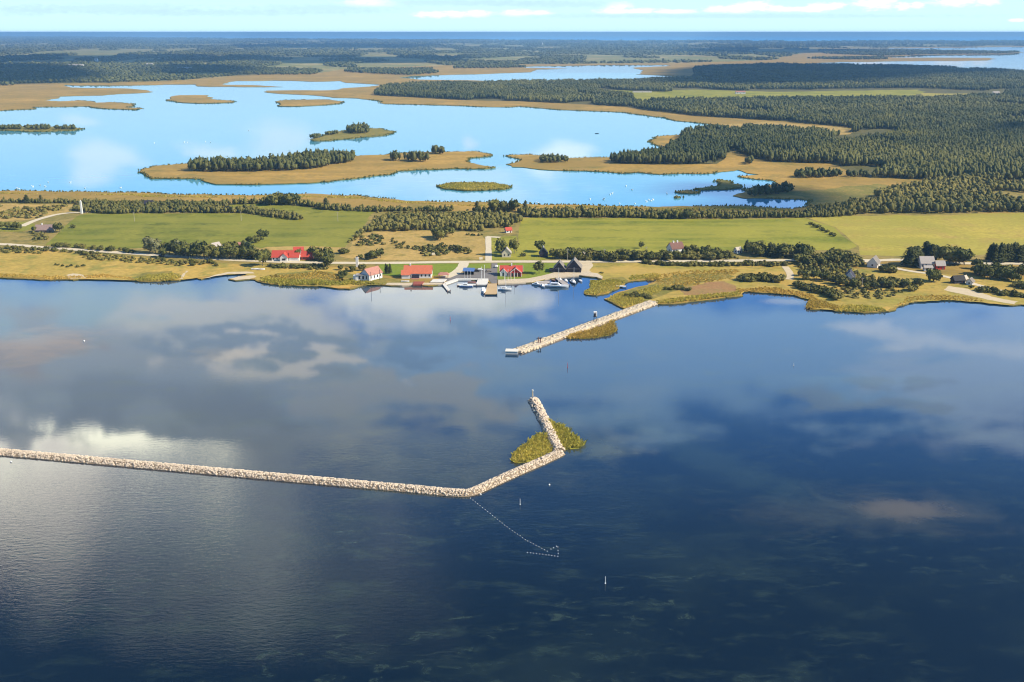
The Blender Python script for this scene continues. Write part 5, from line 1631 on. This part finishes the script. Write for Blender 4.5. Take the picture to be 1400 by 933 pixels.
# poles
def pole(name, x, y, h, r_, mat, label, cat, group=None, z=LZ, arm=False):
    t = empty(name, P(x, y, z), 0, label, cat, group)
    MB().cyl(0, 0, 0, h, r_, r_ * .6, 8).build('shaft', mat, t)
    if arm:
        MB().box(-.9, .9, -.07, .07, h - .8, h - .6).build('crossarm', mat, t)
    else:
        MB().blob((0, 0, h + .1), r_ * 1.3, r_ * 1.3, r_ * 1.3).build('finial', mat, t)
    return t


for x in (689.5, 694.6, 698.6, 703.6):
    pole('flagpole', x, 384, 7.6, .16, M['white'], 'white flagpole in the row on the lawn before the red harbour house', 'flagpole', 'flagpoles before the red harbour house')
for x, y in ((658.6, 383.6), (662.4, 381)):
    pole('flagpole', x, y, 9.0, .2, M['white'], 'white flagpole standing on the asphalt harbour yard', 'flagpole', 'flagpoles on the harbour yard')
for x in (635.5, 639.5, 643.5):
    pole('lamp_pole', x, 383, 6.0, .13, M['white'], 'thin white pole at the quay edge below the blue roofed shelter', 'pole', 'poles below the blue shelter')
pole('pole', 519.3, 383.4, 7.0, .2, M['black'], 'black pole at the right corner of the white shore house', 'pole')
pole('pole', 507.2, 391.8, 9.5, .16, M['darkwall'], 'thin dark pole added at the water edge, standing in for a reflected line', 'pole', z=.2)  # added pole, put in for the dark reflected line on the water
for x, y in ((184, 303), (330, 302), (462, 303), (1178, 397), (883, 353), (776, 356), (826, 356)):
    pole('utility_pole', x, y, 8.5, .18, M['thatch'], 'pale utility pole standing in field or hedge behind the shore', 'utility pole', 'utility poles of the shore line', arm=True)
for x, y in ((592.5, 350.5), (657.6, 356.6)):
    t = empty('information_board', P(x, y, LZ), R(10), 'pale board on the meadow ' + ('left of the lane end, farther from the road' if x < 600 else 'close to the road beside the lane'), 'sign board')
    for sx in (-.8, .8):
        MB().box(sx - .08, sx + .08, -.08, .08, 0, 1.2).build('post', M['timber'], t)
    MB().box(-1.2, 1.2, -.1, .1, .9, 2.6).build('panel', M['cream'], t)

# ------------------------------------------------------------------ harbour: piers and boats
def slab(name, px, z0, z1, mat, label, cat, posts=0):
    t = empty(name, P(*px[0]), 0, label, cat)
    o_ = P(*px[0])
    q = [P(x, y) - o_ for x, y in px]
    n = len(q)
    MB().add([(p.x, p.y, z0) for p in q] + [(p.x, p.y, z1) for p in q], [tuple(range(n - 1, -1, -1)), tuple(range(n, 2 * n))] + [(i, (i + 1) % n, n + (i + 1) % n, n + i) for i in range(n)]).build('deck', mat, t)
    for i in range(n):
        MB().cyl(q[i].x, q[i].y, -1.5, z1 + .5, .16, .16, 8).build('pile', M['brownroof'], t)
    return t


slab('timber_pier', [(663, 404.2), (679.6, 404.2), (679.6, 389.8), (667, 389.8)], .55, 1.0, M['timber'], 'broad bare timber pier at the end of the asphalt strip', 'pier')
slab('pontoon', [(651, 391.4), (666, 391.4), (668, 384.4), (653, 384.4)], .4, 1.05, M['concrete'], 'square pale concrete pontoon beside the timber pier', 'pontoon')
slab('pontoon', [(588, 388.3), (607, 388.3), (611, 384.4), (592, 384.4)], LZ + .3, LZ + .62, M['concrete'], 'long white concrete slipway slab right of the orange roofed house', 'slipway')
slab('jetty', [(611.5, 399.4), (616, 399.4), (609.5, 390.8), (605, 390.8)], .4, .95, M['concrete'], 'short pale jetty slanting into the water below the pavilion', 'jetty')
slab('jetty', [(564.5, 391.8), (577, 391.8), (580, 387.6), (566, 387.6)], .3, 1.3, M['wood_red'], 'red brown timber landing below the orange roofed house', 'jetty')
slab('jetty', [(625, 391.6), (652, 391.6), (652, 390), (625, 390)], .4, .9, M['concrete'], 'narrow floating jetty behind the blue boat', 'jetty')
slab('jetty', [(742, 391.6), (752, 386.6), (746, 385.4), (727, 389)], .35, .8, M['greyroof'], 'grey floating jetty below the middle of the stone quay', 'jetty')
slab('jetty', [(770, 391.4), (779, 391.4), (765, 381.5), (759, 381.8)], .35, .8, M['greyroof'], 'grey floating jetty reaching out below the smaller boathouse', 'jetty')
slab('footbridge', [(842, 393.4), (856, 394.2), (856, 392.8), (842, 392)], .7, .95, M['concrete'], 'narrow white footbridge across the reed channel', 'footbridge')


def hull_mb(L, w, h, stern=.75):
    """lofted hull, bow at +x"""
    mb = MB()
    secs = []
    n = 9
    for i in range(n):
        t = i / (n - 1)
        x = -L / 2 + L * t
        k = (stern + (1 - stern) * min(1, t / .4)) if t < .4 else (1 - ((t - .4) / .6) ** 2.2)
        bw = max(.02, w / 2 * k)
        sheer = h * (1 + .25 * t * t)
        secs.append([(x, -bw, sheer), (x, -bw * .85, h * .25), (x * .98, 0, -.25), (x, bw * .85, h * .25), (x, bw, sheer)])
    vs = [p for s in secs for p in s]
    fs = []
    for i in range(n - 1):
        for j in range(4):
            fs.append((i * 5 + j, (i + 1) * 5 + j, (i + 1) * 5 + j + 1, i * 5 + j + 1))
        fs.append((i * 5 + 4, (i + 1) * 5 + 4, (i + 1) * 5, i * 5))
    fs.append((0, 1, 2, 3, 4))
    return mb.add(vs, fs)


def boat(x, y, rz, L, w, h, label, mast=0.0, cabin=True, hullm='gelcoat', name='motorboat', cat='boat', stripe=None):
    t = empty(name, P(x, y), R(rz), label, cat)
    hull_mb(L, w, h).build('hull', M[hullm], t)
    if stripe:
        hull_mb(L * .99, w * 1.04, h * .55).build('hull_band', M[stripe], t)
    if cabin:
        MB().add([(-L * .28, -w * .33, h), (L * .18, -w * .30, h), (L * .18, w * .30, h), (-L * .28, w * .33, h), (-L * .25, -w * .28, h + w * .36), (L * .06, -w * .25, h + w * .36), (L * .06, w * .25, h + w * .36), (-L * .25, w * .28, h + w * .36)],
                 [(4, 5, 6, 7), (0, 1, 5, 4), (1, 2, 6, 5), (2, 3, 7, 6), (3, 0, 4, 7)]).build('cabin', M['gelcoat'], t)
        MB().box(-L * .2, L * .05, -w * .33, w * .33, h + w * .12, h + w * .26).build('window', M['glass'], t)
    else:
        MB().box(-L * .15, -L * .08, -w * .38, w * .38, h * .8, h * 1.08).build('thwart', M['timber'], t)
    if mast:
        MB().cyl(L * .08, 0, h * .5, mast, .13, .09, 8).build('mast', M['white'], t)
        MB().tube((L * .08, 0, h + 1.3), (-L * .36, 0, h + 1.2), .13, 8).build('boom', M['white'], t)
    return t


boat(637.5, 392.2, 0, 9.0, 2.8, 1.0, 'blue banded white boat lying along the narrow jetty', stripe='blue')
boat(661, 400, -86, 9.5, 3.6, 1.5, 'white cabin cruiser with its bow toward the viewer beside the timber pier', name='cabin_cruiser')
boat(690, 396.5, 0, 8.8, 2.6, 1.0, 'white sailboat with a mast right of the timber pier', 11.5, name='sailboat')
boat(734, 390.2, -25, 6.5, 2.4, .9, 'small white motorboat, left one at the middle jetty')
boat(742, 392.6, -70, 6.5, 2.4, .9, 'small white motorboat nosing out from the middle jetty')
boat(738, 386.6, 10, 5.0, 2.0, .7, 'small open boat tucked behind the middle jetty', cabin=False, name='rowing_boat')
boat(761, 392.6, -12, 16.0, 4.2, 1.3, 'long white sailing yacht, largest boat in the harbour', 13.0, name='sailing_yacht')
boat(784, 387.4, -75, 9.0, 3.0, 1.1, 'sailboat with its bow toward the viewer below the larger boathouse', 11.0, name='sailboat', stripe='darkwall')
boat(774, 385.4, -80, 6, 2.2, .8, 'white boat moored between the yacht and the bow-on sailboat')
boat(766, 383.6, -80, 5.5, 2.0, .8, 'white boat moored close under the smaller boathouse')
boat(794, 385.2, -80, 5.5, 2.0, .8, 'white boat moored farthest right under the quay', cabin=False, name='rowing_boat')
boat(757, 384.6, -70, 5.5, 2.0, .8, 'dark hulled open boat moored near the middle of the quay', cabin=False, hullm='brownroof', name='rowing_boat')
boat(554, 387.2, 5, 5.5, 1.8, .6, 'white open boat pulled up on the stone bank below the orange roofed house', cabin=False, name='rowing_boat').location.z = LZ + .3
boat(645, 387.2, 2, 5.5, 1.9, .7, 'red brown open boat inside the narrow jetty', cabin=False, hullm='pinkroof', name='rowing_boat')
boat(348.5, 370.5, 5, 5, 1.9, .8, 'white open boat on the shore grass, left one below the lone dark tree', cabin=False, name='rowing_boat').location.z = LZ + .3
boat(357.5, 370.8, 5, 5, 1.9, .8, 'white open boat on the shore grass, right one below the lone dark tree', cabin=False, name='rowing_boat').location.z = LZ + .3
# far sails out at sea
for x, y, lab in ((1318, 46.4, 'tiny white ship on the far sea near the horizon, left one'), (1386, 49.8, 'tiny white ship on the far sea, right one and nearer')):
    t = empty('ship', P(x, y), 0, lab, 'ship')
    hull_mb(110, 22, 12).build('hull', M['gelcoat'], t)
    MB().box(-40, -5, -9, 9, 12, 40).build('superstructure', M['white'], t)


# cars
def car(x, y, rz, paint, label):
    t = empty('car', P(x, y, LZ + .24), R(rz), label, 'car')
    MB().add([(-2.1, -.85, .35), (2.1, -.85, .35), (2.1, .85, .35), (-2.1, .85, .35), (-2.1, -.85, .85), (2.1, -.85, .8), (2.1, .85, .8), (-2.1, .85, .85),
              (-1.3, -.72, 1.45), (.55, -.72, 1.45), (.55, .72, 1.45), (-1.3, .72, 1.45), (-1.8, -.8, .88), (1.1, -.8, .88), (1.1, .8, .88), (-1.8, .8, .88)],
             [(3, 2, 1, 0), (0, 1, 5, 4), (1, 2, 6, 5), (2, 3, 7, 6), (3, 0, 4, 7), (4, 5, 6, 7), (8, 9, 10, 11), (12, 13, 9, 8), (13, 14, 10, 9), (14, 15, 11, 10), (15, 12, 8, 11)]).build('body', M[paint], t)
    for sx in (-1.3, 1.3):
        for sy in (-.8, .8):
            MB().cyl(0, 0, -.1, .1, .33, .33, 10, Matrix.Translation(Vector((sx, sy, .33))) @ Matrix.Rotation(R(90), 4, 'X')).build('wheel', M['black'], t)
    return t


car(220, 351.6, -4, 'black', 'black car driving on the road left of the tree row')
car(652, 371.5, 0, 'black', 'dark car parked at the back edge of the harbour yard, left one')
car(668, 372, 15, 'shingle', 'grey car parked at the back edge of the harbour yard, right one')
car(656.5, 370, 0, 'white', 'white car parked at the back edge of the harbour yard, between two dark cars')
car(679, 365.6, 80, 'white', 'white car beside the asphalt strip left of the red harbour house')


# ------------------------------------------------------------------ buoys, net floats, birds
def spar(x, y, h, mat, label, group=None):
    t = empty('spar_buoy', P(x, y), 0, label, 'buoy', group)
    MB().cyl(0, 0, -1, h * .85, .12, .07, 8).build('spar', mat, t)
    MB().cyl(0, 0, -.3, .2, .26, .22, 10).build('float', mat, t)
    return t


spar(776, 503, 3.2, M['redpaint'], 'red spar buoy between the pier head and the breakwater')
spar(615.5, 438, 2.6, M['redpaint'], 'red spar buoy in the harbour approach near the shore')
spar(711, 690, 2.6, M['white'], 'white spar buoy right of the breakwater corner')
spar(827.5, 798, 2.8, M['white'], 'white spar buoy alone in the dark foreground')
spar(1085, 500, 1.6, M['white'], 'small white spar buoy in the right bay')


def ball(x, y, r_, label, name='buoy', cat='buoy', group=None):
    m_ = MB().blob((0, 0, 0), r_, r_, r_ * .9, 10, 8).cyl(0, 0, r_ * .8, r_ * 1.35, r_ * .2, r_ * .2, 6)
    o_ = m_.build(name, M['white'])
    o_.location = P(x, y) + Vector((0, 0, r_ * .35))
    return tag(o_, label, cat, group)


ball(751, 663.5, .36, 'white ball buoy below the reeds of the breakwater')
ball(657, 676.5, .36, 'white ball buoy close to the breakwater corner')
ball(15, 632, .38, 'white ball buoy below the left end of the breakwater')
ball(115, 467, .5, 'white ball buoy in the left bay')
FL = bpy.data.objects.new('net_float', MB().blob((0, 0, .06), .155, .155, .16, 8, 6).mesh('net_float', M['white']))


def floats(px, n, label, group):
    seg = [math.dist(a, b) for a, b in zip(px, px[1:])]
    tot = sum(seg)
    for i in range(n):
        s = i / (n - 1) * tot
        k = 0
        while k < len(seg) - 1 and s > seg[k]:
            s -= seg[k]; k += 1
        t = s / seg[k]
        o_ = bpy.data.objects.new('net_float', FL.data)
        link(o_)
        o_.location = P(px[k][0] + (px[k + 1][0] - px[k][0]) * t + vr.uniform(-.25, .25), px[k][1] + (px[k + 1][1] - px[k][1]) * t + vr.uniform(-.25, .25))
        tag(o_, label, 'float', group)


floats([(643, 681.5), (669, 702), (696, 723), (719, 739), (748, 754)], 31, 'white float in the dotted line running from the breakwater corner', 'floats of the leader net')
floats([(753, 751), (762.5, 746.5), (763, 761), (742, 758.5), (721, 756)], 17, 'white float in the arrow shaped trap at the end of the dotted line', 'floats of the arrow shaped trap')

# swans on the lagoon
sw = MB().blob((0, 0, .28), .75, .42, .36, 10, 7)
sw.tube((.6, 0, .4), (.85, 0, 1.0), .10, 8)
sw.blob((.95, 0, 1.05), .2, .11, .12, 8, 6)
sw.add([(-.6, -.2, .35), (-1.05, 0, .5), (-.6, .2, .35), (-.7, 0, .2)], [(0, 1, 2), (0, 3, 1), (1, 3, 2)])
SWAN = sw.mesh('swan', M['swan'])
SP_ = [(23, 258, 'l'), (26, 259, 'l'), (45, 255.5, 'l'), (55, 254, 'l'), (62, 255.5, 'l'), (66, 250, 'l'), (96, 250, 'l'), (116, 258, 'l'), (165, 257.5, 'l'), (211, 196, 'm'), (252, 195, 'm'), (256, 195.5, 'm'), (281, 194.5, 'm'), (288, 195, 'm'), (340, 179, 'm'),
       (856, 255, 'r'), (864, 260, 'r'), (825, 273.5, 'r'), (834, 266.5, 'r'), (837, 265, 'r'), (826, 272, 'r'), (807, 273, 'r'), (847, 279, 'r'), (868, 279, 'r'), (887, 274, 'r'), (890, 275, 'r'), (893, 273.5, 'r'), (884, 276, 'r'), (912, 265.5, 'r'), (735, 278, 'r')]
LB = {'l': ('white swan on the near left part of the lagoon', 'swans near left'), 'm': ('white swan far out in the middle of the lagoon', 'swans far out'), 'r': ('white swan in the right arm of the lagoon', 'swans in the right arm')}
for (x, y, g) in SP_:
    o_ = link(bpy.data.objects.new('swan', SWAN))
    o_.location = P(x, y, .06)
    o_.rotation_euler = (0, 0, vr.uniform(0, 6.28))
    o_.scale = (1.5, 1.5, 1.5)
    tag(o_, LB[g][0], 'swan', LB[g][1])
bd = link(bpy.data.objects.new('rowing_boat', hull_mb(6, 2, .8).mesh('rowing_boat', M['darkwall'])))
bd.location = P(816, 183, .05)
tag(bd, 'small dark boat alone on the open lagoon', 'boat')
